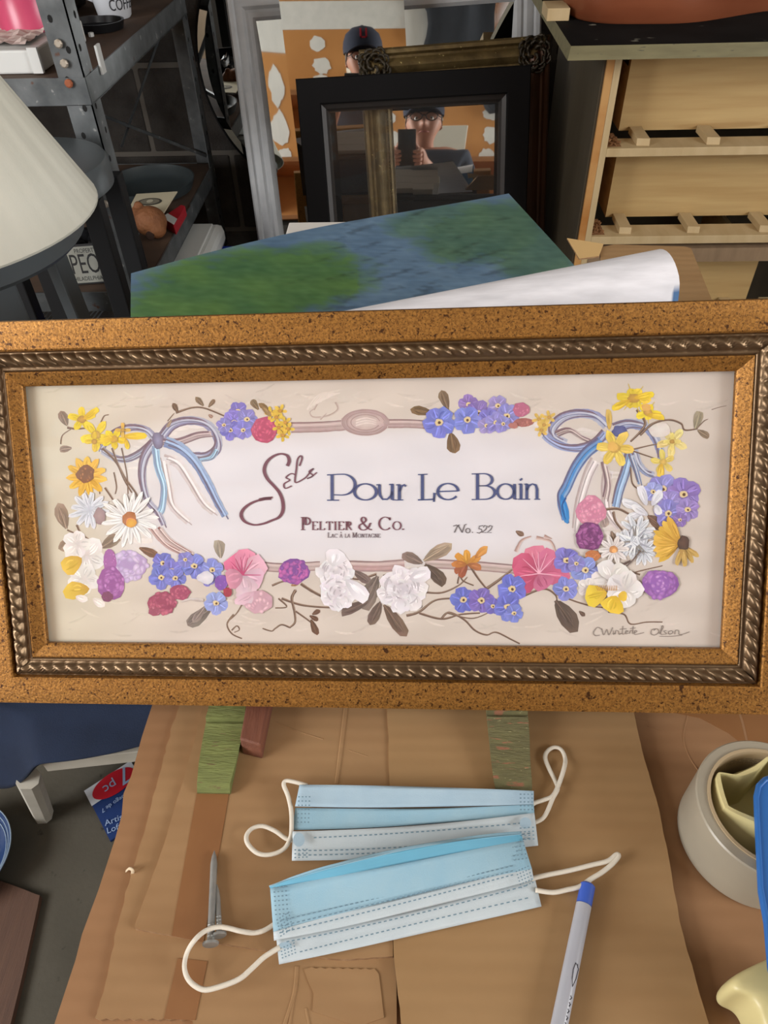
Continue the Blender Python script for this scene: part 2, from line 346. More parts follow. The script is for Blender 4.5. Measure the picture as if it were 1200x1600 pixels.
for k, (A, B) in enumerate((((0, 0), (1, 0)), ((1, 0), (1, 1)), ((1, 1), (0, 1)), ((0, 1), (0, 0)))):
    Lh = PW if k % 2 == 0 else PH; n = int(Lh / .00075); prof = [(.0100, .0085), (.0106, .0098), (.0122, .0101)] + [(.0125 + .0105 * j / 8, None) for j in range(9)] + [(.0234, .0103), (.0242, .0085)]
    P = []; sg = [(-1, -1), (1, -1), (1, 1), (-1, 1)]
    for i in range(n + 1):
        t = i / n; row = []
        for o, h in prof:
            a = (A[0] * PW + sg[k][0] * o, A[1] * PH + sg[k][1] * o); q = (k + 1) % 4
            b = (B[0] * PW + sg[q][0] * o, B[1] * PH + sg[q][1] * o)
            u, v = a[0] + (b[0] - a[0]) * t, a[1] + (b[1] - a[1]) * t
            if h is None:
                x = (o - .0125) / .0105; s = (u if k in (0, 2) else v)
                sh = (x - .5) * (1.1 if k == 0 else -1.1 if k == 2 else -1.0 if k == 1 else 1.0)
                ph = (s / .0098 + sh) % 1.0
                h = .0098 + math.sin(PI * x) ** .7 * (.0022 + .0040 * math.sin(PI * ph) ** .6)
            row.append(F(u, v, h))
        P.append(row)
    rm.grid(P)
rm.build('rope_molding', m_bronze, fr, smooth=True)
m = MB(); m.prism([F(*p, -.009) for p in ((-.03, -.03), (PW + .03, -.03), (PW + .03, PH + .03), (-.03, PH + .03))], [F(*p, -.001) for p in ((-.03, -.03), (PW + .03, -.03), (PW + .03, PH + .03), (-.03, PH + .03))]); m.build('backing_board', M('backing', (60, 50, 42), .9), fr)
m = MB(); m.prism([F(*p, .0032) for p in ((0, 0), (PW, 0), (PW, PH), (0, PH))], [F(*p, .0045) for p in ((0, 0), (PW, 0), (PW, PH), (0, PH))]); m.build('glass_pane', M_pane('picture glass', dust=.012), fr)

# ---- the print itself: one painted sheet, drawn as coloured strokes (coordinates are places on the sheet)
class Paint(MB):
    def __init__(s): super().__init__(); s.hm = np.zeros((460, 1160)); s.rnd = random.Random(11)
    def lay(s, pts):                             # stacking height of a new stroke
        xs = [int(p[0]) for p in pts]; ys = [int(p[1]) - 570 for p in pts]
        x0, x1, y0, y1 = max(min(xs), 0), min(max(xs) + 1, 1159), max(min(ys), 0), min(max(ys) + 1, 459)
        h = s.hm[y0:y1 + 1, x0:x1 + 1].max() + 1 if x1 >= x0 and y1 >= y0 else 1
        s.hm[y0:y1 + 1, x0:x1 + 1] = h; return .00003 + h * 5e-6
    def put(s, pts, fs, cs):
        h = s.lay(pts); s.add([F(*T(*p), h) for p in pts], fs, 0, [lin([min(255, max(0, v)) for v in c]) for c in cs])
    def j(s, c, a=8): d = s.rnd.uniform(-a, a); return tuple(v + d + s.rnd.uniform(-a * .4, a * .4) for v in c)
    def fan(s, c, rim, ci, co):
        n = len(rim); s.put([c] + rim, [(0, 1 + k, 1 + (k + 1) % n) for k in range(n)], [ci] + [co] * n if not isinstance(co, list) else [ci] + co)
    def blob(s, x, y, rx, ry=None, c=(255, 255, 255), c2=None, ang=0, rough=.15, n=14):
        ry = ry or rx; ca, sa = math.cos(ang), math.sin(ang); rim = []
        for k in range(n):
            a = 2 * PI * k / n; q = 1 + s.rnd.uniform(-rough, rough); u, v = rx * q * math.cos(a), ry * q * math.sin(a); rim.append((x + u * ca - v * sa, y + u * sa + v * ca))
        c2 = c2 or c; s.fan((x, y), rim, s.j(c, 4), [s.j(c2, 7) for _ in rim])
    def petal(s, x, y, ang, L, W, cin, cout, tip=.5, n=10):
        ca, sa = math.cos(ang), math.sin(ang); rim = []
        for k in range(n):
            a = 2 * PI * k / n; u = L * (.5 - .5 * math.cos(a)); v = W * .5 * math.sin(a) * (.55 + tip * (u / L)) ; q = 1 + s.rnd.uniform(-.07, .07)
            rim.append((x + (u * ca - v * sa) * q, y + (u * sa + v * ca) * q))
        m = (x + L * .55 * ca, y + L * .55 * sa); cs = []
        for k in range(n):
            t = .5 - .5 * math.cos(2 * PI * k / n); cs.append(s.j([a_ + (b_ - a_) * t for a_, b_ in zip(cin, cout)], 7))
        s.fan(m, rim, s.j([a_ * .4 + b_ * .6 for a_, b_ in zip(cin, cout)], 5), cs)
        if L > 15:                               # loose brush marks along the petal
            for q in range(3 if L < 26 else 5):
                o = s.rnd.uniform(-.26, .26) * W; a0, a1 = s.rnd.uniform(.15, .35) * L, s.rnd.uniform(.6, .88) * L; d = s.rnd.choice((-26, -16, 12, 20))
                base = [a_ + (b_ - a_) * .7 + d for a_, b_ in zip(cin, cout)]
                s.stroke([(x + a0 * ca - o * .6 * sa, y + a0 * sa + o * .6 * ca), (x + (a0 + a1) / 2 * ca - o * sa, y + (a0 + a1) / 2 * sa + o * ca), (x + a1 * ca - o * .7 * sa, y + a1 * sa + o * .7 * ca)], .6, .5, base, None, 4, wm=min(4.5, W * .16))
    def stroke(s, pts, w0, w1, c, c2=None, n=7, wm=None):
        P = spline(pts, n) if len(pts) > 2 else [np.array(pts[0], float) + (np.array(pts[1], float) - np.array(pts[0], float)) * k / 6 for k in range(7)]
        N = len(P); c2 = c2 or c; vs = []; cs = []
        for i, p in enumerate(P):
            d = P[min(i + 1, N - 1)] - P[max(i - 1, 0)]; l = math.hypot(*d) or 1; t = i / (N - 1)
            wv = (w0 + (w1 - w0) * t if wm is None else (w0 * (1 - t) ** 2 + 2 * wm * t * (1 - t) + w1 * t * t)) * (1 + s.rnd.uniform(-.08, .08)) / 2
            nx, ny = -d[1] / l * wv, d[0] / l * wv; vs += [(p[0] + nx, p[1] + ny), (p[0], p[1]), (p[0] - nx, p[1] - ny)]
            cs += [s.j(c, 6), s.j([(a_ + b_) / 2 for a_, b_ in zip(c, c2)], 5), s.j(c2, 6)]
        fs = []
        for i in range(N - 1):
            for k in range(2): fs.append((3 * i + k, 3 * i + 3 + k, 3 * i + 4 + k, 3 * i + 1 + k))
        h = s.lay([v for v in vs]); s.add([F(*T(*p), h) for p in vs], fs, 0, [lin([min(255, max(0, v)) for v in q]) for q in cs])
    def leaf(s, x, y, ang, L, W, c=(136, 112, 88), c2=(106, 84, 64)):
        s.petal(x, y, ang, L, W, c2, c, .6); s.petal(x, y, ang + .1, L * .9, W * .5, c2, [v * .88 for v in c], .5)
        for k in range(3):
            o = (k - 1) * W * .18; ca, sa = math.cos(ang), math.sin(ang)
            s.stroke([(x - o * sa * .3, y + o * ca * .3), (x + L * .5 * ca - o * sa, y + L * .5 * sa + o * ca), (x + L * .92 * ca, y + L * .92 * sa)], 1.6, .6, [v * (.8 + .3 * (k % 2)) for v in c])
    def fmn(s, x, y, r, c=(118, 122, 205), rot=0, sq=1.0):            # five-petalled blue flower
        c2 = [v * .84 for v in c]
        for k in range(5):
            a = rot + 2 * PI * k / 5; s.petal(x, y, a, r * (1 if abs(math.cos(a)) > .5 else sq), r * .95, c2, s.j(c, 10), .75)
            s.stroke([(x + .3 * r * math.cos(a + .15), y + .3 * r * math.sin(a + .15)), (x + .85 * r * math.cos(a + .22), y + .85 * r * math.sin(a + .22))], r * .12, r * .05, [min(255, v * 1.13) for v in c])
        s.blob(x, y, r * .26, r * .22, (236, 214, 130), (214, 190, 160)); s.blob(x + .5, y + .5, r * .1, None, (92, 62, 40), n=7)
    def daisy(s, x, y, r, n=15, c=(240, 240, 240), cs=(208, 208, 214), cc=(190, 128, 66), ccr=.26, sq=1., rot=0):
        for k in range(n):
            a = rot + 2 * PI * k / n + s.rnd.uniform(-.08, .08); L = r * s.rnd.uniform(.9, 1.05) * (1 - (1 - sq) * abs(math.sin(a)))
            s.petal(x, y, a, L, r * 3.4 / n + 2, cs, c, .45); s.stroke([(x + L * .3 * math.cos(a), y + L * .3 * math.sin(a)), (x + L * .9 * math.cos(a + .05), y + L * .9 * math.sin(a + .05))], 1.5, .6, [v * .93 for v in cs])
        if ccr:
            s.blob(x, y, r * ccr, r * ccr, cc, [v * .86 for v in cc]); s.blob(x + r * .05, y + r * .09, r * ccr * .62, r * ccr * .5, [min(255, v * 1.18) for v in cc])
    def pompon(s, x, y, r, c, c2, n=46, ry=None):
        ry = ry or r; s.blob(x, y, r, ry, c2, c2, rough=.1)
        for k in range(n):
            q = math.sqrt(s.rnd.random()) * .92; a = s.rnd.random() * 2 * PI; t = s.rnd.random()
            s.blob(x + r * q * math.cos(a), y + ry * q * math.sin(a), r * s.rnd.uniform(.13, .24), r * s.rnd.uniform(.08, .16), [min(255, (a_ + (b_ - a_) * t) * 1.12) for a_, b_ in zip(c, c2)], [(a_ + (b_ - a_) * t) * .93 for a_, b_ in zip(c, c2)], ang=a + PI / 2, n=8)
    def rose(s, x, y, r, c=(238, 234, 236), d=(206, 198, 204)):
        s.blob(x, y, r, r * .95, d, c, rough=.12, n=16)
        for q, n in ((.78, 7), (.55, 6), (.32, 4)):
            for k in range(n):
                a = 2 * PI * k / n + q * 3; s.petal(x + r * q * .5 * math.cos(a), y + r * q * .5 * math.sin(a), a + .7, r * q * .95, r * q * .9, d, s.j(c, 6), .7)
        for k in range(26):
            a = s.rnd.random() * 6.28; q = r * s.rnd.uniform(.1, .9); e_ = s.rnd.choice((-26, -16, -8, 22)); s.stroke([(x + q * math.cos(a + t), y + q * math.sin(a + t)) for t in (0, .35, .7)], 1., .6, [v + e_ for v in d], None, 4, wm=4)
pt = Paint()
nu, nv = 150, 60
rows, crow = [], []
def paper(px, py):
    e = (abs((px - 560) / 365) ** 5 + abs((py - 772) / 108) ** 5)
    t = 1 / (1 + math.exp((e - .9) * 2.6)); n1 = .5 * math.sin(px * .045 + 2 * math.sin(py * .05)) + .5 * math.sin(py * .11 + px * .013)
    bg = (209 + 5 * n1, 197 + 5 * n1, 186 + 5 * n1); ct = (222 + 3 * n1, 219 + 3 * n1, 225 + 3 * n1)
    x = max(0, 1 - (px - 30) / 240); bg = (bg[0] - 4 * x, bg[1], bg[2] - 12 * x)
    return [a * (1 - t) + b * t for a, b in zip(bg, ct)]
for i in range(nu + 1):
    r_, c_ = [], []
    for j in range(nv + 1):
        u, v = -.002 + (PW + .004) * i / nu, -.002 + (PH + .004) * j / nv
        px, py = 41 + (u / PW) * 1092 + (v / PH) * 10, 590 + (v / PH) * 418
        r_.append(F(u, v, 0)); c_.append(lin(paper(px, py)))
    rows.append(r_); crow.append(c_)
pt.grid(rows, 0, crow)
MAU, MAU2, BRN = (176, 150, 148), (196, 176, 172), (112, 88, 72)
RB, RB2, RD = (138, 140, 164), (178, 180, 194), (120, 92, 100)
YL, YL2 = (236, 208, 48), (206, 160, 44)
BL, BL2, VI = (120, 126, 206), (142, 138, 204), (146, 118, 186)
rnd = random.Random(5)
# soft scumbled strokes around the pale label
for k in range(150):
    x, y = rnd.uniform(60, 1110), rnd.choice((rnd.uniform(612, 640), rnd.uniform(930, 990)))
    c = paper(x, y); d = rnd.uniform(-9, 9); a = rnd.uniform(-.5, .5)
    pt.stroke([(x, y), (x + 14, y + 14 * a + 2), (x + 30, y + 30 * a)], 1, 1, [v + d for v in c], wm=6)
for k in range(110):
    t = rnd.random() * 2 * PI; x, y = 570 + 370 * math.copysign(abs(math.cos(t)) ** .35, math.cos(t)), 775 + 112 * math.copysign(abs(math.sin(t)) ** .35, math.sin(t))
    c = paper(x, y); d = rnd.uniform(2, 12)
    pt.stroke([(x, y), (x + 16, y + rnd.uniform(-5, 5)), (x + 34, y + rnd.uniform(-4, 4))], 1, 1, [v + d for v in c], wm=rnd.uniform(5, 10))
for P in ([(490, 640), (500, 625), (512, 618)], [(525, 628), (528, 640), (512, 650), (490, 652), (484, 644), (492, 638)], [(500, 655), (510, 646)]): pt.stroke(P, 4, 1.5, (168, 146, 136), (206, 192, 184))
for k in range(8): pt.stroke([(480 + k * 5, 640 - k * 3), (492 + k * 5, 622 - k), (503 + k * 4, 614)], 3, 1, (222, 210, 200))
# horizontal bands
def band(P, wd, c=MAU, c2=MAU2):
    pt.stroke(P, wd, wd, c, c2, 8); pt.stroke([(x, y - wd * .42) for x, y in P], 2.4, 1.6, (140, 112, 112)); pt.stroke([(x, y + wd * .42) for x, y in P], 2.2, 1.6, (158, 132, 130))
    pt.stroke([(x, y + wd * .05) for x, y in P], 2, 1, [v * .93 for v in c]); pt.stroke([(x + 3, y - wd * .2) for x, y in P], 2.4, 1, [min(255, v * 1.08) for v in c2])
band([(455, 668), (500, 667), (542, 664)], 17); band([(606, 662), (640, 662), (672, 664)], 14)
pt.blob(571, 660, 38, 20, (196, 176, 172), (172, 146, 144), rough=.06, n=22); pt.blob(572, 660, 29, 14, (214, 198, 192), (190, 166, 162), rough=.08, n=18)
for q in (1., .82, .62): pt.stroke([(571 + 37 * q * math.cos(a), 660 + 20 * q * math.sin(a)) for a in np.linspace(.4, 6.1, 12)], 2.2, 1.4, (150, 122, 122), (190, 168, 164), 4)
for k in range(3): pt.stroke([(556, 657 + 4 * k), (572, 653 + 4 * k), (588, 657 + 3 * k)], 2.5, 1, (224, 208, 202))
band([(405, 884), (440, 887), (500, 884)], 15, (186, 164, 160)); band([(545, 884), (590, 885), (632, 882)], 17, (184, 146, 144)); band([(664, 880), (740, 884), (800, 889), (830, 890)], 15, (186, 166, 158))
# ribbons of the two bows
def rib(P, w0, w1, c=RB, c2=RB2, e=(112, 84, 94), hi=None):
    w0, w1 = w0 * 1.35, w1 * 1.35
    pt.stroke(P, w0, w1, c, c2, 8); pt.stroke([(x - w0 * .3, y - w0 * .28) for x, y in P], 4.2, 2.6, e, [(a_ + b_) / 2 for a_, b_ in zip(e, c)]); pt.stroke([(x + w0 * .28, y + w0 * .3) for x, y in P], 3., 1.8, [v * .94 for v in e], c)
    pt.stroke([(x + w0 * .05, y) for x, y in P], w0 * .25, w1 * .2, hi or [min(255, v * 1.1) for v in c2]); pt.stroke([(x - w0 * .12, y + 1) for x, y in P], 1.6, 1, [v * .8 for v in c])
pale, pale2 = (206, 194, 194), (222, 214, 214)
for P in ([(262, 716), (280, 725), (300, 755), (318, 785), (335, 800)], [(255, 720), (262, 755), (270, 790), (295, 815)], [(930, 720), (918, 745), (905, 790), (900, 830)], [(950, 735), (946, 765), (950, 800), (968, 825)]): rib(P, 13, 9, pale, pale2, (176, 158, 156))
rib([(242, 686), (228, 672), (205, 668), (182, 675), (165, 690), (156, 705)], 9, 8, (142, 138, 166), RB2); rib([(240, 690), (222, 706), (200, 717), (180, 716), (160, 704)], 8, 8)
rib([(254, 682), (270, 664), (295, 657), (322, 662), (338, 680), (340, 700), (325, 712), (305, 712)], 11, 9, (136, 134, 170)); rib([(252, 690), (280, 690), (310, 680), (330, 678)], 9, 7, (170, 150, 152), (196, 178, 178)); rib([(338, 702), (330, 714), (312, 718)], 7, 4, (150, 186, 214), (170, 200, 222))
rib([(240, 692), (226, 715), (222, 745), (230, 780), (246, 800), (256, 820)], 11, 6, (142, 132, 160)); rib([(243, 700), (247, 730), (256, 760), (254, 790), (250, 800)], 9, 6, (150, 188, 216), (176, 206, 226), (130, 140, 170))
rib([(258, 690), (282, 700), (305, 722), (325, 755), (340, 785), (352, 806)], 13, 8, (118, 134, 176), (154, 176, 208)); pt.blob(247, 688, 9, 13, (150, 150, 178), (112, 100, 124))
rib([(236, 822), (248, 838), (262, 852), (284, 864)], 8, 6, (190, 158, 154), (208, 190, 186), (120, 62, 56)); rib([(250, 826), (268, 846), (302, 866)], 6, 5, (184, 158, 154), (206, 190, 186), (128, 76, 70))
rib([(948, 665), (930, 650), (905, 646), (880, 652), (864, 668), (866, 682), (885, 692)], 12, 9, (140, 144, 184)); rib([(870, 678), (890, 672), (910, 684), (925, 690)], 7, 5, (172, 152, 150), (196, 180, 176)); rib([(946, 676), (930, 692), (905, 700), (880, 698), (862, 690), (850, 680)], 11, 8, (138, 148, 192), (160, 170, 206))
rib([(940, 690), (918, 706), (900, 730), (886, 760), (877, 780), (884, 812)], 13, 9, (98, 134, 190), (140, 176, 214), (96, 86, 118), (70, 140, 206)); pt.petal(877, 772, 1.35, 46, 15, (30, 118, 190), (58, 138, 204)); pt.stroke([(884, 778), (878, 792), (884, 812)], 3, 1, (24, 84, 150))
rib([(962, 668), (985, 662), (1010, 668), (1024, 685), (1032, 705), (1034, 720)], 13, 9, (132, 142, 186)); rib([(985, 705), (978, 735), (968, 765), (962, 792)], 13, 9, (124, 152, 196), (164, 190, 218)); rib([(990, 702), (998, 725), (1010, 738), (1022, 742)], 10, 7, (136, 146, 182)); rib([(986, 712), (994, 735), (1000, 756)], 8, 5, (128, 158, 200)); rib([(944, 725), (950, 755), (946, 780)], 9, 7, (186, 166, 162), (206, 192, 188))
pt.blob(968, 674, 12, 10, (98, 106, 160), (80, 84, 132))
# branches
br = (116, 90, 74)
for P, w_ in (([(105, 668), (120, 670), (140, 668)], 4), ([(95, 694), (98, 680), (112, 670)], 2.5), ([(158, 660), (163, 650), (170, 648)], 2.5), ([(275, 645), (300, 637), (320, 638), (350, 650)], 3.5), ([(262, 658), (272, 646)], 2), ([(160, 700), (180, 720), (196, 748), (212, 770), (216, 780)], 4), ([(175, 700), (192, 745), (206, 770)], 3), ([(190, 700), (198, 740), (200, 772)], 2), ([(178, 738), (182, 760), (180, 772)], 2.2), ([(155, 762), (156, 772)], 3), ([(164, 762), (176, 780), (182, 792)], 3),
              ([(120, 820), (128, 835), (146, 848), (158, 856)], 4), ([(105, 828), (118, 834)], 3), ([(470, 912), (490, 925), (520, 940), (545, 948)], 5), ([(440, 935), (475, 946), (530, 950), (545, 950)], 4), ([(462, 922), (456, 935), (460, 955), (461, 972), (452, 981)], 5), ([(435, 935), (448, 948), (430, 950)], 3), ([(452, 980), (440, 976), (430, 982), (424, 986), (410, 982)], 3), ([(462, 955), (480, 968), (490, 976)], 3), ([(425, 915), (445, 908), (462, 914)], 3.5),
              ([(545, 948), (570, 940), (590, 930), (600, 898)], 4), ([(588, 897), (560, 905), (540, 900)], 4), ([(660, 925), (690, 926), (716, 915), (730, 902)], 3.5), ([(715, 912), (718, 900), (724, 908), (740, 915)], 3), ([(735, 885), (748, 905), (760, 920)], 4), ([(760, 920), (780, 906), (800, 890)], 5), ([(635, 962), (655, 956), (680, 938), (712, 935)], 4.5), ([(655, 958), (690, 967), (720, 960), (750, 958)], 4), ([(690, 966), (702, 957), (725, 968), (742, 985), (760, 992), (775, 988), (800, 1000), (812, 1006)], 3.5), ([(700, 958), (740, 966), (780, 948)], 2.5),
              ([(820, 930), (850, 920), (868, 930), (870, 942)], 4), ([(868, 928), (900, 940), (930, 948), (960, 950)], 3), ([(950, 956), (975, 960), (985, 975), (1010, 972), (1035, 972)], 3), ([(960, 948), (970, 958)], 3), ([(955, 886), (975, 890), (1000, 898)], 4), ([(980, 905), (990, 895), (1035, 884)], 3), ([(945, 796), (965, 795), (982, 803)], 5), ([(958, 800), (962, 815), (972, 828)], 5), ([(995, 640), (1008, 660), (1000, 675), (985, 690)], 5), ([(1000, 680), (1020, 662), (1045, 656), (1064, 662), (1070, 672), (1090, 670)], 4), ([(1088, 670), (1100, 658), (1106, 655)], 2), ([(990, 702), (1020, 695), (1046, 692)], 2.5), ([(990, 705), (1010, 712), (1022, 716)], 2.5), ([(1112, 640), (1125, 636), (1135, 634)], 1.2), ([(365, 960), (355, 975), (362, 990), (378, 998)], 3), ([(362, 985), (370, 978), (374, 984), (366, 988)], 2.5), ([(378, 945), (370, 958), (360, 968)], 2.5), ([(985, 730), (988, 755), (998, 765)], 3)):
    pt.stroke(P, w_, w_ * .55, br, (92, 68, 56)); pt.stroke([(x + .8, y - w_ * .28) for x, y in P], w_ * .3, w_ * .2, (156, 130, 110))
LE = [(105, 665, -2.0, 26, 18, (150, 128, 110)), (112, 700, 3.0, 20, 13, (160, 136, 120)), (278, 644, -2.1, 16, 10, (120, 92, 70)), (318, 634, -2.3, 18, 10, (140, 116, 92)), (326, 636, -.9, 15, 8, (140, 112, 86)), (326, 648, .6, 8, 7, (176, 140, 122)), (268, 656, 2.1, 14, 6, (176, 152, 128)), (104, 826, -1.9, 40, 24, (160, 136, 116)), (115, 836, 2.3, 34, 18, (170, 146, 124)), (158, 856, -.6, 34, 22, (150, 130, 110)), (218, 856, .4, 30, 15, (132, 94, 70)),
      (345, 872, -1.7, 30, 20, (176, 162, 144)), (330, 950, 2.5, 48, 24, (132, 120, 112)), (320, 948, 2.2, 30, 14, (156, 140, 132)), (404, 640, -2.2, 20, 12, (138, 112, 80)), (676, 645, 3.3, 34, 17, (128, 98, 62)), (700, 640, -1.9, 34, 18, (138, 112, 86)), (704, 676, 1.35, 34, 24, (134, 104, 70)), (662, 876, -.55, 50, 24, (182, 160, 136)), (660, 880, -2.7, 34, 20, (142, 120, 108)), (664, 882, .75, 46, 24, (104, 84, 68)), (590, 900, 2.0, 60, 32, (136, 118, 108)), (552, 892, .6, 32, 16, (128, 106, 98)), (575, 940, 2.75, 48, 18, (118, 96, 86)), (595, 940, 2.0, 40, 20, (120, 98, 86)), (600, 945, .95, 58, 24, (126, 100, 82)), (660, 948, 3.3, 26, 16, (128, 108, 100)), (486, 968, 1.2, 26, 12, (112, 76, 52)), (484, 962, .5, 16, 9, (112, 74, 52)), (488, 960, -.5, 14, 9, (120, 84, 62)),
      (868, 938, .95, 58, 34, (104, 84, 72)), (1078, 676, -.2, 0, 0, br), (1090, 672, .55, 22, 13, (152, 130, 104)), (1086, 670, -1.3, 30, 16, (172, 160, 132)), (905, 955, .7, 12, 8, br), (806, 830, .5, 14, 10, (140, 110, 90)), (955, 830, 1.2, 22, 12, (150, 124, 104)), (1012, 806, .6, 34, 22, (132, 98, 78)), (455, 915, -.4, 14, 9, (180, 130, 90)), (940, 800, 1.3, 26, 16, (182, 160, 152)), (420, 640, -2.6, 18, 10, (150, 116, 66))]
for L_ in LE:
    if L_[3]: pt.leaf(*L_[:5], L_[5], [v * .8 for v in L_[5]])
# flowers, upper left
def yel(x, y, r, n=5, c=YL, cc=(196, 152, 70), rot=0, sq=1):
    for k in range(n):
        a = rot + 2 * PI * k / n; pt.petal(x, y, a, r * (1 - (1 - sq) * abs(math.sin(a))), r * .62, [v * .88 for v in c], pt.j(c, 12), .4)
        pt.stroke([(x + r * .2 * math.cos(a), y + r * .2 * math.sin(a)), (x + r * .8 * math.cos(a + .06), y + r * .8 * math.sin(a + .06))], 1.8, .7, [v * .93 for v in c])
    pt.blob(x, y, r * .3, r * .26, cc, [v * .86 for v in cc])
yel(128, 655, 24, 5, rot=.9, sq=.8); pt.petal(130, 655, -.6, 30, 13, YL2, YL); yel(150, 680, 26, 5, (238, 214, 62), (214, 176, 84), .3); yel(148, 690, 16, 4, (232, 200, 60)); yel(178, 686, 22, 5, (236, 206, 40), (214, 170, 70), .2, .7); pt.petal(190, 682, -.03, 38, 14, YL2, YL); pt.petal(180, 685, 3.1, 24, 14, YL2, YL); yel(192, 672, 12, 4, (222, 180, 80)); pt.petal(196, 685, 1.3, 18, 9, YL2, YL)
for k in range(11): pt.petal(135, 744, 2 * PI * k / 11 + .2, 32, 15, (206, 148, 40), pt.j((230, 186, 60), 12), .4)
pt.blob(134, 741, 14, 14, (146, 92, 50), (124, 76, 44)); pt.pompon(134, 741, 11, (168, 108, 60), (124, 78, 44), 12)
# daisies on the left
pt.daisy(140, 796, 34, 12, (222, 224, 230), (186, 192, 204), ccr=0, sq=.9, rot=.2); pt.blob(156, 806, 9, 13, (176, 150, 150), (150, 126, 130)); pt.daisy(203, 811, 45, 17, (242, 241, 238), (212, 210, 210), (190, 118, 66), .27); pt.blob(206, 817, 8, 7, (222, 168, 50), (214, 150, 46))
def whitefl(x, y, r, c=(234, 230, 226), n=5, rot=0):
    for k in range(n): a = rot + 2 * PI * k / n; pt.petal(x, y, a, r, r * .95, (206, 198, 194), pt.j(c, 7), .7)
whitefl(134, 868, 32, rot=.4); whitefl(120, 850, 22); whitefl(130, 905, 26, rot=.2); pt.petal(128, 872, 2.6, 36, 32, (196, 154, 50), (232, 198, 74), .7); pt.petal(140, 920, 3.05, 40, 30, (190, 150, 50), (226, 194, 66), .7); pt.petal(118, 932, .3, 20, 14, (216, 206, 200), (236, 230, 224)); pt.petal(145, 935, .6, 22, 16, (216, 206, 200), (236, 230, 224))
def frilly(x, y, rx, ry, c, c2, n=40): pt.pompon(x, y, rx, c, c2, n, ry)
frilly(200, 884, 33, 24, (206, 188, 216), (176, 152, 196)); frilly(172, 880, 10, 22, (190, 124, 186), (160, 96, 160), 14); frilly(174, 912, 22, 26, (184, 122, 186), (150, 86, 152)); frilly(168, 932, 9, 8, (140, 70, 120), (120, 60, 96), 8)
for x, y, r, c in ((255, 880, 18, BL), (268, 892, 19, (128, 126, 208)), (252, 902, 19, (112, 120, 200)), (274, 903, 17, BL), (304, 884, 20, (124, 132, 212)), (332, 890, 18, (140, 150, 220)), (325, 905, 12, (132, 126, 204)), (290, 874, 13, (136, 134, 206))): pt.fmn(x, y, r, c, rnd.random())
pt.blob(322, 902, 14, 10, (226, 222, 226), (206, 204, 214)); frilly(346, 910, 10, 12, (150, 96, 190), (126, 76, 168), 12); frilly(254, 942, 22, 18, (186, 96, 120), (150, 62, 92)); frilly(282, 925, 16, 12, (190, 98, 124), (156, 66, 98), 20); frilly(242, 955, 10, 7, (186, 110, 130), (156, 76, 100), 8); pt.fmn(338, 942, 19, (150, 164, 222), .3); frilly(356, 925, 7, 8, (190, 60, 80), (160, 46, 70), 8)
for k in range(3): pt.stroke([(310 + k * 4, 938), (296 + k * 3, 936), (284, 940)], 5, 2, (216, 208, 204), (180, 166, 160))
# pink cosmos
for a, L, c in ((-2.2, 36, (222, 110, 150)), (-1.4, 40, (226, 140, 170)), (-.6, 40, (232, 178, 196)), (.3, 34, (228, 186, 204)), (1.3, 32, (226, 196, 208)), (2.8, 28, (220, 150, 176))): pt.petal(380, 898, a, L, 34, [v * .82 for v in c], pt.j(c, 6), .8)
for a in (-2.3, -2., -1.7, -1.3, -1., .0): pt.stroke([(380, 898), (380 + 28 * math.cos(a), 898 + 28 * math.sin(a))], 2, .8, (190, 70, 116))
frilly(404, 940, 24, 18, (222, 184, 194), (200, 156, 170), 20); pt.blob(384, 930, 14, 14, (226, 204, 212), (212, 184, 196)); pt.petal(398, 925, 2.6, 34, 20, (200, 160, 176), (228, 196, 208))
# upper left cluster
for x, y, r, c in ((372, 642, 15, (136, 124, 200)), (366, 660, 20, (134, 122, 206)), (386, 655, 17, BL2), (360, 672, 16, (124, 116, 200)), (380, 672, 15, (138, 130, 210)), (350, 664, 12, BL2)): pt.fmn(x, y, r, c, rnd.random())
pt.pompon(413, 671, 20, (206, 92, 124), (180, 74, 106), 40)
for x, y in ((424, 646), (432, 652), (438, 642), (446, 660), (450, 670), (442, 680), (436, 668)): yel(x, y, 11, 5, (228, 192, 66), (206, 150, 60), rnd.random())
pt.petal(408, 634, .8, 22, 9, (130, 100, 66), (160, 128, 80))
# top right blue cluster
for x, y, r, c in ((732, 632, 17, VI), (748, 645, 20, (136, 112, 182)), (778, 634, 17, (162, 148, 200)), (764, 655, 18, (130, 126, 204)), (792, 650, 20, (150, 148, 214)), (730, 656, 23, (128, 136, 216)), (760, 665, 14, (160, 146, 204)), (775, 660, 17, (148, 140, 210)), (686, 660, 26, (128, 136, 220)), (786, 662, 13, BL2)): pt.fmn(x, y, r, c, rnd.random())
frilly(814, 640, 13, 11, (206, 132, 152), (180, 100, 130), 14); frilly(818, 660, 16, 7, (180, 116, 106), (160, 96, 90), 12); pt.blob(802, 665, 8, 5, (176, 112, 104))
for x, y in ((842, 655), (850, 664), (858, 652), (846, 672)): yel(x, y, 11, 5, (226, 190, 96), (206, 160, 80), rnd.random())
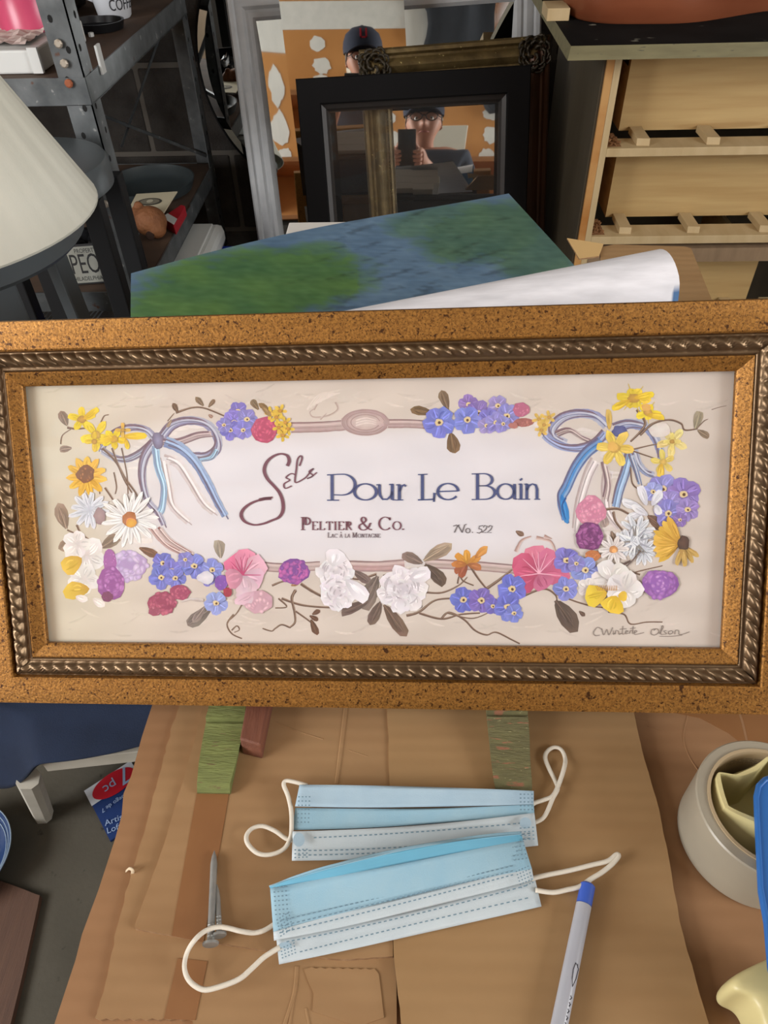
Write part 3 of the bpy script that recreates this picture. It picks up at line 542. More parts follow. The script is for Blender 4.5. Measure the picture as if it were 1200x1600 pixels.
# yellow flowers upper right
yel(990, 622, 30, 6, (234, 204, 56), (206, 160, 66), .1, .5); pt.petal(985, 625, 2.7, 34, 14, YL2, YL); pt.petal(990, 622, -.2, 32, 14, YL2, (240, 212, 40)); yel(1012, 644, 24, 5, (240, 212, 44), (216, 166, 80), .2, .5); pt.petal(1010, 648, .15, 30, 13, YL2, YL); pt.blob(1009, 637, 7, 6, (222, 172, 90)); pt.petal(952, 672, -1.6, 34, 12, (206, 168, 80), (216, 184, 96))
yel(961, 700, 30, 6, (236, 204, 92), (222, 178, 84), .1); pt.blob(957, 698, 8, 8, (226, 180, 90)); yel(1050, 690, 26, 5, (234, 214, 140), (226, 198, 110), .4); yel(1050, 690, 14, 4, (238, 216, 120)); yel(1036, 722, 20, 5, (234, 210, 110), (226, 190, 96), .8); pt.petal(1034, 724, 1.7, 26, 14, YL2, (236, 206, 80)); pt.blob(1030, 672, 16, 12, (226, 220, 214), (218, 208, 200))
# right blue cluster
for x, y, r, c in ((1036, 764, 24, (150, 146, 210)), (1068, 772, 27, (146, 122, 194)), (1046, 785, 20, (160, 148, 210)), (1044, 802, 23, (144, 140, 210)), (1074, 796, 19, (156, 134, 200)), (1020, 768, 16, (158, 164, 220)), (1062, 812, 12, VI)): pt.fmn(x, y, r, c, rnd.random())
# white daisies right side
for x, y, a, L, W in ((1010, 790, -1.9, 34, 17), (1004, 795, 3.5, 36, 17), (1018, 790, -1.0, 30, 18), (1008, 800, 2.8, 34, 15), (1012, 805, -2.6, 30, 15), (1024, 788, 1.2, 18, 16)): pt.petal(x, y, a, L, W, (200, 200, 210), (236, 236, 240), .5)
for c in ((996, 832, 30), (985, 850, 28), (1005, 860, 24)): pt.daisy(*c, 11, (232, 234, 238), (184, 190, 202), ccr=0, rot=.3)
for k in range(16): a = rnd.random() * 6.28; pt.stroke([(992 + 8 * math.cos(a), 845 + 8 * math.sin(a)), (992 + 30 * math.cos(a), 845 + 24 * math.sin(a))], 3.4, 1, rnd.choice(((160, 162, 172), (236, 238, 240), (140, 136, 132))))
pt.daisy(958, 858, 24, 10, (236, 230, 226), (206, 196, 194), (222, 156, 96), .26); pt.stroke([(985, 876), (965, 884), (955, 880)], 4, 2, (96, 76, 66)); pt.stroke([(1000, 860), (985, 878), (970, 890)], 3, 1.5, (110, 92, 84))
pt.pompon(924, 798, 23, (226, 160, 182), (206, 130, 158), 50); pt.pompon(920, 838, 22, (168, 96, 156), (116, 52, 108), 56); frilly(926, 868, 12, 9, (222, 150, 90), (190, 116, 66), 10)
for k in range(9): pt.petal(1062, 848, PI + (-.75 + 1.9 * k / 8), 44, 15, (190, 140, 44), pt.j((228, 184, 72), 10), .5)
for a in (.6, 1.0, 1.45, 1.9): pt.petal(1066, 852, a, 34, 11, (170, 132, 66), (206, 172, 92), .4)
pt.blob(1067, 848, 10, 11, (96, 66, 52), (70, 48, 38))
frilly(1030, 913, 29, 23, (176, 122, 190), (142, 88, 164), 44); pt.pompon(1030, 910, 16, (196, 146, 206), (150, 96, 176), 20)
# lower right
for a, L, c in ((-1.75, 44, (226, 130, 160)), (-.95, 42, (222, 120, 156)), (-2.6, 44, (210, 96, 130)), (.1, 50, (210, 102, 140)), (2.6, 42, (196, 78, 116)), (1.1, 26, (206, 110, 146)), (3.3, 40, (206, 84, 122))): pt.petal(842, 896, a, L, 36, [v * .86 for v in c], pt.j(c, 6), .8)
for a in (-1.9, -1.6, -1.2, -.8, -2.4, .1, 3.): pt.stroke([(842, 896), (842 + 34 * math.cos(a), 896 + 34 * math.sin(a))], 1.8, .7, (240, 178, 200))
for P in ([(806, 862), (815, 845), (830, 838)], [(838, 840), (860, 846), (868, 862)], [(850, 838), (862, 842)]): pt.stroke(P, 6, 2, (222, 204, 198), (160, 120, 110))
for x, y, r, c in ((885, 875, 21, (128, 122, 204)), (914, 890, 22, (144, 156, 220)), (884, 920, 20, (136, 142, 214)), (900, 880, 14, BL2), (724, 937, 21, (110, 118, 206)), (752, 938, 21, (126, 106, 186)), (770, 947, 14, (120, 112, 196)), (800, 920, 23, (118, 126, 214)), (793, 948, 22, (116, 122, 208)), (803, 958, 15, (126, 134, 212))): pt.fmn(x, y, r, c, rnd.random())
whitefl(955, 905, 32, (240, 236, 232), 5, .5); whitefl(975, 920, 30, (236, 232, 230)); whitefl(918, 918, 16); pt.petal(948, 925, 2.9, 36, 34, (206, 168, 40), (240, 212, 60), .8); pt.petal(962, 930, 1.9, 28, 36, (216, 176, 40), (240, 208, 56), .8); pt.petal(965, 930, .1, 14, 20, (216, 176, 50), (236, 200, 60))
for k in range(12): pt.stroke([(934 + k * 2.6, 922), (930 + k * 3, 914)], 1.5, .8, (190, 136, 50))
# middle of the lower garland
pt.pompon(459, 893, 25, (196, 100, 168), (126, 74, 150), 70, 20); pt.rose(526, 895, 26); pt.rose(528, 925, 27, (236, 232, 236)); pt.petal(540, 905, .75, 48, 26, (206, 200, 206), (244, 240, 244), .7); pt.petal(520, 885, -1.3, 28, 34, (212, 206, 210), (240, 236, 240), .8); pt.petal(506, 890, 2.6, 14, 22, (214, 206, 210), (238, 234, 236)); pt.petal(522, 935, .9, 22, 24, (206, 200, 206), (238, 234, 238))
pt.rose(630, 920, 36); pt.petal(640, 905, -.35, 34, 26, (206, 200, 206), (244, 240, 244), .7); pt.petal(625, 935, 1.5, 22, 34, (206, 200, 206), (240, 236, 240), .7); pt.petal(605, 925, 2.8, 16, 24, (210, 202, 208), (240, 236, 238))
for a, c in ((-2.4, (218, 150, 50)), (-1.6, (226, 164, 60)), (-.6, (228, 160, 70)), (2.6, (172, 96, 60)), (2.1, (168, 90, 58)), (3.2, (206, 130, 60)), (.2, (190, 116, 64))): pt.petal(730, 882, a, 24, 14, [v * .78 for v in c], c, .5)
pt.petal(742, 872, -.75, 26, 14, (176, 110, 50), (232, 170, 84), .6)
# ---- lettering, drawn with a broad nib: wide down-strokes, thin cross-strokes
NAVY, PLUM, DK = (66, 76, 122), (112, 62, 78), (96, 66, 66)
def arc(cx, cy, rx, ry, a0, a1, n=14): return [(cx + rx * math.cos(math.radians(a0 + (a1 - a0) * k / n)), cy - ry * math.sin(math.radians(a0 + (a1 - a0) * k / n))) for k in range(n + 1)]
LH = .00042
def nib(P, wt, c, thin=.38, close=False):
    vs = []; N = len(P)
    for i, p in enumerate(P):
        a, b = P[max(i - 1, 0)], P[min(i + 1, N - 1)]
        if close: a, b = P[(i - 1) % (N - 1)], P[(i + 1) % (N - 1)]
        dx, dy = b[0] - a[0], b[1] - a[1]; l = math.hypot(dx, dy) or 1; v = abs(dy) / l
        wv = wt * (thin + (1 - thin) * v ** 1.3) / 2; vs += [(p[0] - dy / l * wv, p[1] + dx / l * wv), (p[0] + dy / l * wv, p[1] - dx / l * wv)]
    pt.add([F(*T(*p), LH) for p in vs], [(2 * i, 2 * i + 2, 2 * i + 3, 2 * i + 1) for i in range(N - 1)], 0, [lin(c)] * len(vs))
G = {                                            # glyph strokes in a box: x from 0 to width, y up from the baseline, capital height 1
 'P': (.62, [[(.14, 0), (.14, 1)], [(0, .98), (.34, .98)] + arc(.34, .69, .28, .29, 90, -90) + [(.14, .4)], [(0, .015), (.3, .015)]]),
 'E': (.6, [[(.12, 0), (.12, 1)], [(0, .98), (.54, .98), (.55, .82)], [(.12, .52), (.42, .52)], [(0, .02), (.56, .02), (.58, .2)]]),
 'L': (.6, [[(.14, 0), (.14, 1)], [(0, .98), (.3, .98)], [(0, .02), (.55, .02), (.56, .2)]]),
 'T': (.66, [[(.33, 0), (.33, 1)], [(.02, .8), (.04, .98), (.62, .98), (.64, .8)], [(.2, .02), (.46, .02)]]),
 'I': (.3, [[(.15, 0), (.15, 1)], [(.02, .98), (.28, .98)], [(.02, .02), (.28, .02)]]),
 'R': (.68, [[(.14, 0), (.14, 1)], [(0, .98), (.32, .98)] + arc(.32, .74, .24, .24, 90, -90) + [(.14, .5)], [(.3, .5), (.6, .03), (.68, .02)], [(0, .02), (.28, .02)]]),
 'C': (.8, [arc(.42, .5, .4, .5, 40, 325, 26), [(.72, .98), (.72, .76)]]),
 'O': (.84, [arc(.42, .5, .39, .49, 90, 450, 30)]),
 'A': (.74, [[(.06, 0), (.36, 1)], [(.36, 1), (.66, 0)], [(.18, .36), (.54, .36)], [(0, .02), (.16, .02)], [(.54, .02), (.76, .02)]]),
 'M': (.96, [[(.12, 0), (.14, 1)], [(.14, 1), (.47, .05)], [(.47, .05), (.8, 1)], [(.8, 1), (.82, 0)], [(0, .02), (.24, .02)], [(.7, .02), (.94, .02)], [(.02, .98), (.16, .98)], [(.78, .98), (.92, .98)]]),
 'N': (.8, [[(.12, 0), (.12, 1)], [(.12, 1), (.66, .02)], [(.66, 0), (.66, 1)], [(0, .98), (.14, .98)], [(.54, .98), (.78, .98)], [(0, .02), (.24, .02)]]),
 'G': (.84, [arc(.42, .5, .4, .5, 40, 335, 26), [(.76, .42), (.76, .08)], [(.58, .42), (.86, .42)], [(.72, .98), (.72, .76)]]),
 '&': (.9, [[(.86, .5), (.78, .5), (.66, .2), (.44, .01), (.2, .02), (.06, .2), (.12, .4), (.36, .56), (.5, .76), (.42, .96), (.28, .98), (.2, .8), (.3, .56), (.56, .2), (.8, .02), (.9, .04)]]),
 '.': (.16, [[(.05, 0), (.05, .1)]]),
}
def words(s, x, y, cap, wt, c, slope=0., gap=.12, small=.66, stretch=1.0):
    x0 = x
    for ch in s:
        if ch == ' ': x += cap * .34 * stretch; continue
        acc = ch == 'à'; sm = ch.islower() or acc; g = G['A' if acc else ch.upper()]; h = cap * (small if sm else 1)
        for P in g[1]:
            Q = [(x + px * h * stretch, y + (x - x0) * slope - py * h) for px, py in P]
            if len(P) < 7:
                Q2 = []
                for a, b in zip(Q[:-1], Q[1:]): Q2 += [a, ((a[0] + b[0]) / 2, (a[1] + b[1]) / 2)]
                if ch != '&': Q = Q2 + [Q[-1]]
            if ch == '&': Q = spline(Q, 4)
            nib(Q, wt * (.8 if sm else 1), c)
        if acc: nib([(x + .26 * h, y + (x - x0) * slope - 1.5 * h), (x + .4 * h, y + (x - x0) * slope - 1.2 * h)], wt, c, 1)
        x += (g[0] + gap) * h * stretch
    return x
words('Peltier & Co.', 470, 828, 20, 3.1, PLUM, -.001, .11, .66, 1.19)
words('Lac à la Montagne', 512, 840, 8, 1.2, (104, 84, 92), -.002, .13, .74, .985)
def poly(P, wt, c=NAVY, thin=.42): nib(P, wt, c, thin)
Wt = 5.0
# Pour
poly([(519, 741), (519, 755), (519, 770), (519, 782)], Wt); poly([(511, 742), (530, 741)] + arc(534, 757, 21, 16.5, 90, -90)[1:] + [(522, 773)], Wt, thin=.35); poly([(511, 781.5), (530, 781.5)], 4.6)
poly(arc(571, 768.5, 17, 12.6, 90, 450, 30), Wt)
poly([(593, 757), (593, 768)] + [(594, 774), (598, 780), (605, 780), (611, 775), (613, 768)], 4.6); poly([(613, 756), (613, 770), (613, 781)], Wt); poly([(588, 757.5), (594, 757)], 4); poly([(608, 757), (614, 756.5)], 4); poly([(613, 781), (618, 781)], 4)
poly([(624, 757), (624, 770), (624, 781)], Wt); poly([(619, 757.5), (625, 757)], 4); poly([(618, 781.3), (630, 781)], 4); poly([(624, 768), (627, 760), (632, 757), (634, 760)], 4.6)
# Le
poly([(660, 741), (660, 760), (660, 781)], Wt); poly([(653, 741.5), (668, 741)], 4); poly([(653, 781), (670, 780.5), (678, 780), (679, 770)], 4.4, thin=.5); poly([(678, 776), (678, 784)], 3.2)
poly([(684, 768), (700, 767.5), (715, 767)] + arc(700, 768, 16, 12.6, 5, 325, 26), 4.8)
# Bain
poly([(746, 740), (746, 760), (746, 780)], Wt); poly([(737, 740.5), (756, 740)] + arc(756, 749.5, 13, 9.5, 88, -90) + [(747, 759)], 4.8, thin=.36); poly([(748, 759), (757, 759)] + arc(757, 769.5, 16, 10.6, 88, -90) + [(737, 780.5)], 4.8, thin=.36)
poly(arc(790, 768, 13, 12, 90, 450, 26), 4.6); poly([(804, 756), (804, 768), (804, 780)], 4.6); poly([(804, 780), (808, 779.5)], 4)
poly([(814, 756), (814, 768), (814, 780)], 4.6); poly([(810, 756.5), (815, 756)], 4); poly([(809, 780), (819, 780)], 4); poly([(813, 748), (815, 750)], 4.6, thin=1)
poly([(823, 756), (823, 768), (823, 780)], 4.6); poly([(819, 756.5), (824, 756)], 4); poly([(819, 780), (828, 780)], 4); poly([(823, 766), (826, 759), (832, 756), (837, 758), (839, 764), (839, 779)], 4.6); poly([(835, 780), (844, 780)], 4)
# Sels
nib(spline([(449, 728), (452, 720), (449, 712), (439, 709), (427, 713), (417, 722), (413, 735), (418, 748), (428, 759), (437, 770), (442, 784), (442, 798), (436, 808), (425, 813), (412, 818), (397, 820), (383, 815), (377, 805), (381, 795), (393, 786), (410, 780), (426, 777)], 5), 5.4, PLUM, .5)
nib([(424, 778.5), (414, 779), (405, 781)], 5, PLUM, 1)
nib(spline([(462, 742), (455, 740), (447, 746), (453, 750), (444, 756), (446, 763), (456, 759)], 5), 2.6, PLUM, .6); nib(spline([(468, 728), (472, 716), (470, 712), (465, 718), (463, 734), (461, 752), (466, 753), (478, 746)], 5), 2.7, PLUM, .6); nib(spline([(478, 746), (487, 735), (490, 732), (483, 737), (489, 743), (480, 748)], 5), 2.6, PLUM, .6); nib(spline([(480, 748), (488, 744), (495, 738)], 5), 2, PLUM, .7)
# No. 522, slanted
IT = (98, 90, 92)
for P in ([(710, 832), (715, 821), (718, 820)], [(716, 821), (722, 832)], [(722, 832), (726, 820), (729, 819)], [(708, 822), (714, 820)], arc(731, 829, 3.4, 3.6, 90, 450, 12), [(738, 831), (738.6, 832.4)],
          [(755, 821), (749, 822), (748, 826), (752, 827), (753, 830), (749, 833), (745, 832)], [(755, 824), (757, 821), (761, 822), (759, 827), (753, 832), (760, 832)], [(763, 824), (765, 821), (769, 822), (767, 827), (761, 832), (768, 832)]): nib(P, 1.6, IT, .7)
# signature written in pencil at the lower right
SG = (134, 122, 114)
for P in ([(940, 983), (933, 980), (927, 988), (930, 993), (937, 992)], [(940, 982), (943, 992), (948, 983), (951, 992), (957, 980)], [(958, 985), (958, 991), (961, 989)], [(961, 991), (962, 985), (966, 986), (967, 991), (971, 989)], [(973, 978), (972, 990), (976, 990)], [(968, 983), (979, 982)], [(977, 988), (981, 986), (978, 985), (977, 990), (982, 989)], [(983, 990), (985, 985), (988, 986)], [(989, 978), (988, 990)], [(984, 982), (993, 981)], [(991, 989), (995, 986), (992, 985), (991, 991), (999, 990), (1006, 988)],
          [(1024, 982), (1018, 984), (1017, 990), (1023, 992), (1029, 987), (1026, 982), (1021, 985)], [(1030, 990), (1036, 980), (1034, 978), (1032, 990), (1036, 991)], [(1041, 985), (1037, 986), (1041, 990), (1036, 991)], [(1049, 985), (1044, 987), (1046, 991), (1051, 988), (1049, 985)], [(1054, 991), (1055, 985), (1060, 985), (1061, 991), (1069, 990), (1077, 987)], [(1030, 994), (1050, 994), (1066, 992)]): nib(spline(P, 4), 1.25, SG, .8)
pt.build('print', M_vc('painted paper', .75, bump=(260, .12)), fr, vc=True)

# ------------------------------------------------------------------ wooden corbels under the picture
m_green = M('flaking green paint', (122, 130, 72), .8, noise=(60, .25), rgb2=(98, 104, 56), stretch=(1, 6, 1), bump=(140, .6, .002), specks=[(90, .64, (108, 96, 60))])
m_green2 = M('faded olive paint', (112, 108, 70), .8, noise=(60, .3), rgb2=(86, 80, 52), stretch=(1, 5, 1), bump=(160, .6, .002), specks=[(70, .62, (142, 96, 70)), (240, .68, (176, 166, 120))])
m_raw = M('red brown bare wood', (124, 76, 56), .6, noise=(18, .3), rgb2=(92, 54, 42), stretch=(8, 1, 8), bump=(90, .3))
def corbel(name, label, pxl, mat, prof, zb, body, seed):
    xl, xr = pxl; m = MB(); rnd = random.Random(seed); n = len(prof); P = []
    for k, t in enumerate(np.linspace(0, 1, 9)):
        P.append([((xl + xr) / 2 + (xr - xl) * (t - .5) * (.82 + .18 * min(1, (y - prof[0][0]) / .045)) + (rnd.uniform(-.0007, .0007) if k in (0, 8) else 0), y, z) for y, z in prof])
    m.grid(P); b = len(m.v)
    for k in (0, 8):
        x = P[k][0][0]; V = [tuple(q) for q in P[k]] + [(P[k][-1][0], prof[-1][0], zb), (x, prof[0][0], zb)]
        m.add(V, [tuple(range(len(V)))])
    m.add([(xl, prof[-1][0], zb), (xr, prof[-1][0], zb), (xr, prof[-1][0], prof[-1][1]), (xl, prof[-1][0], prof[-1][1])], [(0, 1, 2, 3)])
    t = thing(name, label, 'corbel', ((xl + xr) / 2, prof[0][0], zb))
    m.build('painted_face', mat, t, auto=.7)
    x0, x1, y0, y1, z1 = body
    mm = MB(); mm.prism([(x0, y0 + .004, zb), (x1, y0, zb), (x1 + .004, y1, zb), (x0, y1, zb)], [(x0, y0 + .008, z1), (x1, y0 + .003, z1), (x1 + .004, y1, z1 - .002), (x0, y1, z1 - .002)])
    mm.build('bare_wood_block', m_raw, t, bevel=.0012); return t
zb = Z3 + .0003
pl = Zp(311, 1240, zb); pr = Zp(360, 1243, zb)
def prof_for(y0, ztop):                          # (y, z): toe at the front, hollow, groove, raised end under the picture
    return [(y0, zb), (y0 - .001, zb + .004), (y0 + .004, zb + .0075), (y0 + .020, zb + .009), (y0 + .038, zb + .0095), (y0 + .049, ztop - .0035), (y0 + .0515, ztop - .0022), (y0 + .0525, ztop - .0045), (y0 + .0545, ztop - .0045), (y0 + .056, ztop - .0012), (y0 + .066, ztop), (y0 + .078, ztop), (y0 + .082, ztop - .003), (y0 + .13, ztop - .003)]
gxl = Zp(310, 1180, zb + .01)[0]; gxr = Zp(372, 1180, zb + .01)[0]
ub = (gxl - FO[0]); fz = F(ub, PH + .046, -.012)
corbel('wooden_corbel', 'corbel with flaking bright green paint under the left of the picture', (gxl, gxr), m_green, prof_for(pl[1], min(fz[2] - .002, zb + .014)), zb, (gxr + .0005, Zp(410, 1190, zb)[0], Zp(390, 1186, zb)[1], Zp(390, 1186, zb)[1] + .10, zb + .016), 1)
rxl = Zp(764, 1170, zb + .012)[0]; rxr = Zp(830, 1170, zb + .012)[0]
zb4 = Z4 + .0003
zb = zb4
corbel('wooden_corbel', 'corbel with worn olive paint and orange chips under the right of the picture', (rxl, rxr), m_green2, [(y, z + .004 if k > 3 else z) for k, (y, z) in enumerate(prof_for(Zp(795, 1238, zb)[1], zb + .015))], zb, (rxl + .002, rxr - .002, Zp(795, 1238, zb)[1] + .056, Zp(795, 1238, zb)[1] + .12, zb + .012), 2)

# ------------------------------------------------------------------ two disposable face masks
m_mblue = M('mask blue fabric', (154, 186, 200), .85, noise=(60, .3), rgb2=(140, 180, 200), bump=(900, .25, .0006))
m_mwhite = M('mask white fabric', (198, 208, 212), .85, noise=(60, .3), rgb2=(186, 198, 204), bump=(900, .25, .0006))
m_mgrey = M('mask grey blue fabric', (168, 192, 206), .85, noise=(60, .3), rgb2=(156, 182, 200), bump=(900, .25, .0006))
m_mfold = M('mask blue fold light', (104, 166, 192), .8, noise=(40, .3), rgb2=(104, 172, 200))  # deeper blue paints in the light bounced inside the mask's fold
m_dash = M('mask embossing', (112, 140, 156), .9)
m_elastic = M('white elastic', (218, 211, 196), .8, bump=(600, .5, .0006))
MZ = TOPZ + .0012
def qb(a, m, b, t): return [a_ * (1 - t) * (1 - 2 * t) + 4 * m_ * t * (1 - t) + b_ * t * (2 * t - 1) for a_, m_, b_ in zip(a, m, b)]
def mask(label, rows, dashes, welds, rects, loops, loc, dots=()):
    t = thing('face_mask', label, 'face mask', loc, None)
    m = MB(); N = 48
    def pt3(r, s): x, y, z = qb(*r, s); return Zp(x, y, MZ + z)
    for ra, rb, mi in rows:
        P = []
        for i in range(N + 1):
            s = i / N; a, b = np.array(qb(*ra, s)), np.array(qb(*rb, s)); P.append([Zp(*( (a + (b - a) * k / 6)[:2]), MZ + (a + (b - a) * k / 6)[2] + .0005 * math.sin(9 * s + 3 * k)) for k in range(7)])
        m.grid(P, mi)
    m.build('pleated_panel', [m_mblue, m_mwhite, m_mgrey, m_mfold], t, smooth=True).modifiers.new('thick', 'SOLIDIFY').thickness = .0004
    d = MB()
    def dash(p0, p1, w, mi=0):
        p0, p1 = np.array(p0), np.array(p1); e = p1 - p0; l = np.linalg.norm(e[:2]) or 1; nn = np.array([-e[1], e[0], 0]) / l * w / 2
        d.add([Zp(*q[:2], MZ + q[2]) for q in (p0 - nn, p1 - nn, p1 + nn, p0 + nn)], [(0, 1, 2, 3)], mi)
    for r, n in dashes:
        for k in range(n):
            s0 = .02 + .96 * k / n; s1 = s0 + .52 / n; a, b = qb(*r, s0), qb(*r, s1); a[2] += .0018; b[2] += .0018; dash(a, b, 1.9)
    for (c, u, v, nu_, nv_) in welds:            # grids of heat-seal marks
        for i in range(nu_):
            for j in range(nv_):
                p = np.array(c) + np.array(u) * i + np.array(v) * j; q = p + np.array(u) * .5 / np.linalg.norm(u) * 6; dash((*p, rects), (*(p + np.array(u) * .45), rects), 1.9)
    d.build('embossed_seams', m_dash, t)
    for x, y, z, rx, ry in dots:
        dm = MB(); dm.add([Zp(x + rx * math.cos(a), y + ry * math.sin(a), MZ + z) for a in np.linspace(0, 2 * PI, 18)[:-1]], [tuple(range(17))]); dm.build('loop_weld', m_mgrey, t)
    for L_ in loops:
        e = MB(); e.tube(spline([Zp(x, y, MZ + z) for x, y, z in L_], 5), 0.0016, 8, flat=.75); e.build('ear_loop', m_elastic, t, smooth=True)
o1, o2, o3, o4 = (260, 1080, 3), (640, 1080, 3.333), (260, 1300, 3), (640, 1300, 3)
def tr(o, L, z): return [(o[0] + x / o[2], o[1] + y / o[2], z(k / (len(L) - 1)) if callable(z) else z) for k, (x, y) in enumerate(L)]
ul = tr(o1, [(660, 442), (600, 425), (560, 420), (550, 440), (570, 490), (585, 560), (587, 640), (580, 690), (550, 740), (490, 765), (430, 760), (385, 720), (375, 680), (400, 645), (450, 632), (510, 655), (560, 690), (600, 700)], lambda t: .008 - .005 * t)
ur = tr(o2, [(640, 590), (655, 580), (700, 565), (745, 545), (775, 490), (805, 400), (810, 350), (790, 305), (755, 292), (720, 310), (706, 345), (725, 400), (760, 470), (770, 510), (745, 560), (715, 630), (690, 665), (650, 685)], lambda t: .004 if t < .3 or t > .75 else .0015)
R = lambda *a: a
mask('upper face mask with grey-blue top pleat, lying just below the picture',
     [(R((468, 1226, .010), (650, 1229, .014), (834, 1236, .010)), R((461, 1260, .009), (650, 1261, .011), (834, 1256, .008)), 2),
      (R((461, 1262, .006), (650, 1263, .008), (834, 1257, .006)), R((457, 1297, .005), (650, 1289, .005), (835, 1272, .005)), 0),
      (R((457, 1299, .008), (648, 1290, .009), (835, 1270, .008)), R((456, 1345, .002), (650, 1338, .003), (841, 1321, .002)), 1)],
     [(R((484, 1309, .0078), (650, 1300, .008), (826, 1285, .007)), 40), (R((458, 1329, .0045), (648, 1322, .005), (840, 1300, .0045)), 44), (R((458, 1336, .0035), (648, 1329, .004), (840, 1308, .0035)), 44)],
     [((466, 1245), (5.5, 0), (-.3, 6.6), 4, 7), ((812, 1241), (6, 0), (.1, 6), 4, 5), ((460, 1328), (6, -.3), (0, 6), 4, 3), ((812, 1294), (6.4, -.4), (.4, 6), 4, 4)], .0125, [ul, ur], Zp(650, 1290, TOPZ), [(467, 1312, .0105, 9, 11), (821, 1286, .0105, 9, 9)])
ll = tr(o3, [(530, 425), (510, 430), (460, 460), (410, 472), (350, 465), (290, 450), (240, 445), (180, 465), (130, 510), (95, 570), (85, 640), (110, 700), (170, 738), (240, 728), (340, 690), (400, 640), (460, 585), (540, 535)], lambda t: .010 - .006 * abs(2 * t - 1) if .2 < t < .5 else .004)
lr = tr(o4, [(570, 222), (585, 215), (650, 200), (750, 180), (850, 155), (930, 135), (970, 105), (979, 113), (950, 150), (900, 190), (850, 220), (800, 255), (740, 270), (670, 283), (590, 272)], .005)
mask('lower face mask with puffed blue panel, nearer the pen and nails',
     [(R((420, 1384, .006), (605, 1329, .030), (814, 1299, .010)), R((421, 1386, .008), (607, 1334, .033), (815, 1303, .012)), 0),
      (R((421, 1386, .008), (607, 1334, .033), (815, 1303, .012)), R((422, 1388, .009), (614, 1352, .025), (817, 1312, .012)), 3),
      (R((422, 1388, .009), (614, 1352, .025), (817, 1312, .012)), R((427, 1456, .011), (628, 1403, .013), (831, 1357, .011)), 0),
      (R((427, 1456, .011), (628, 1403, .013), (831, 1357, .011)), R((428, 1470, .0095), (632, 1426, .011), (834, 1374, .0095)), 1),
      (R((432, 1469, .005), (634, 1424, .006), (836, 1373, .005)), R((436, 1507, .0015), (640, 1463, .002), (846, 1416, .0015)), 1)],
     [(R((430, 1440, .011), (628, 1394, .013), (812, 1350, .011)), 46), (R((430, 1449, .011), (628, 1402, .013), (812, 1358, .011)), 46), (R((430, 1459, .0105), (630, 1411, .0125), (812, 1364, .0105)), 46), (R((440, 1473, .005), (634, 1432, .006), (836, 1380, .005)), 44), (R((462, 1489, .0035), (638, 1446, .004), (838, 1400, .0035)), 42)],
     [((427, 1387), (6, -.6), (.5, 7), 4, 7), ((798, 1318), (6, -1), (1.3, 6.5), 4, 5), ((432, 1438), (4.5, -3), (1.2, 5), 5, 6), ((806, 1362), (4.5, -2), (1.5, 5), 5, 6), ((438, 1482), (5, -2), (.8, 5), 5, 4)], .0135, [ll, lr], Zp(635, 1400, TOPZ), [(446, 1477, .0065, 10, 5)])

# ------------------------------------------------------------------ nails and pen
m_steel = M('galvanised steel', (168, 168, 164), .5, .55, noise=(90, .3), rgb2=(136, 138, 136))
def nail(label, tip, head, d, zt, zh, hr):
    a, b = Zp(*tip, zt), Zp(*head, zh); ax = nrm(b - a); m = MB(); L_ = np.linalg.norm(b - a)
    m.lathe([(.0002, 0), (d * .35, .004), (d / 2, .009), (d / 2, L_ - .004), (d * .62, L_ - .002), (hr, L_ - .0012), (hr, L_), (hr * .9, L_ + .0004), (0, L_ + .0004)], a, ax, 14)
    for k in range(4): m.lathe([(d * .5, 0), (d * .56, .0005), (d * .5, .001)], a + ax * (L_ - .012 + k * .0022), ax, 14)
    tag(m.build('steel_nail', m_steel, auto=.6), label, 'nail')
nail('longer steel nail with its round head toward the bottom', (335, 1329), (329, 1476), .0046, Z3 + .0025, Z3 + .0050, .0052)
nail('shorter steel nail lying close against the right of the longer nail', (339, 1382), (343, 1462), .0036, Z3 + .002, Z3 + .0045, .0045)
m_bar = M('frosted pen barrel', (196, 198, 204), .3, noise=(40, .3), rgb2=(182, 184, 194), trans=.25); m_plug = M('blue pen plug', (58, 92, 186), .35); m_ink = M('black pen print', (50, 48, 56), .6)
pa, pb = Zp(919, 1381, Z4 + .0052), Zp(866, 1640, Z4 + .0052); pax = nrm(pb - pa); PL = .142; r = .0049
pen = thing('ballpoint_pen', 'clear plastic pen with blue end plug pointing toward the lower mask', 'pen', pa)
m = MB(); m.lathe([(r, .014), (r, PL - .02), (r * .72, PL - .006), (.0012, PL)], pa, pax, 20, caps=True); m.build('barrel', m_bar, pen, auto=.6)
m = MB(); m.lathe([(0, 0), (r * .8, .0002), (r * .98, .0012), (r * 1.0, .0138)], pa, pax, 20, caps=False); m.build('end_plug', m_plug, pen, auto=.6)
m = MB(); m.tube([pa + pax * .02, pa + pax * (PL - .01)], .0016, 8); m.build('ink_refill', M('refill', (150, 152, 170), .4), pen)
m = MB(); side = nrm(np.cross(pax, [0, 0, 1])); side = side if side[0] > 0 else -side
def onpen(u, a): return pa + pax * u + (side * math.sin(a) + np.array([0, 0, 1]) * math.cos(a)) * (r + .0001)
def mark(P): m.tube([onpen(u, a) for u, a in P], .00026, 4)
mark([(.050, .35), (.052, .95), (.058, .85), (.063, .55), (.059, .30), (.054, .22), (.050, .35)]); mark([(.050, .65), (.052, .75)])
rndp = random.Random(3)
for k in range(15):
    u = .068 + k * .0036; mark([(u, .55), (u + .001, .75), (u + .0022, .58 + rndp.uniform(-.1, .2))]); mark([(u + .0005, .8), (u + .0018, .62)])
m.build('printed_marks', m_ink, pen)
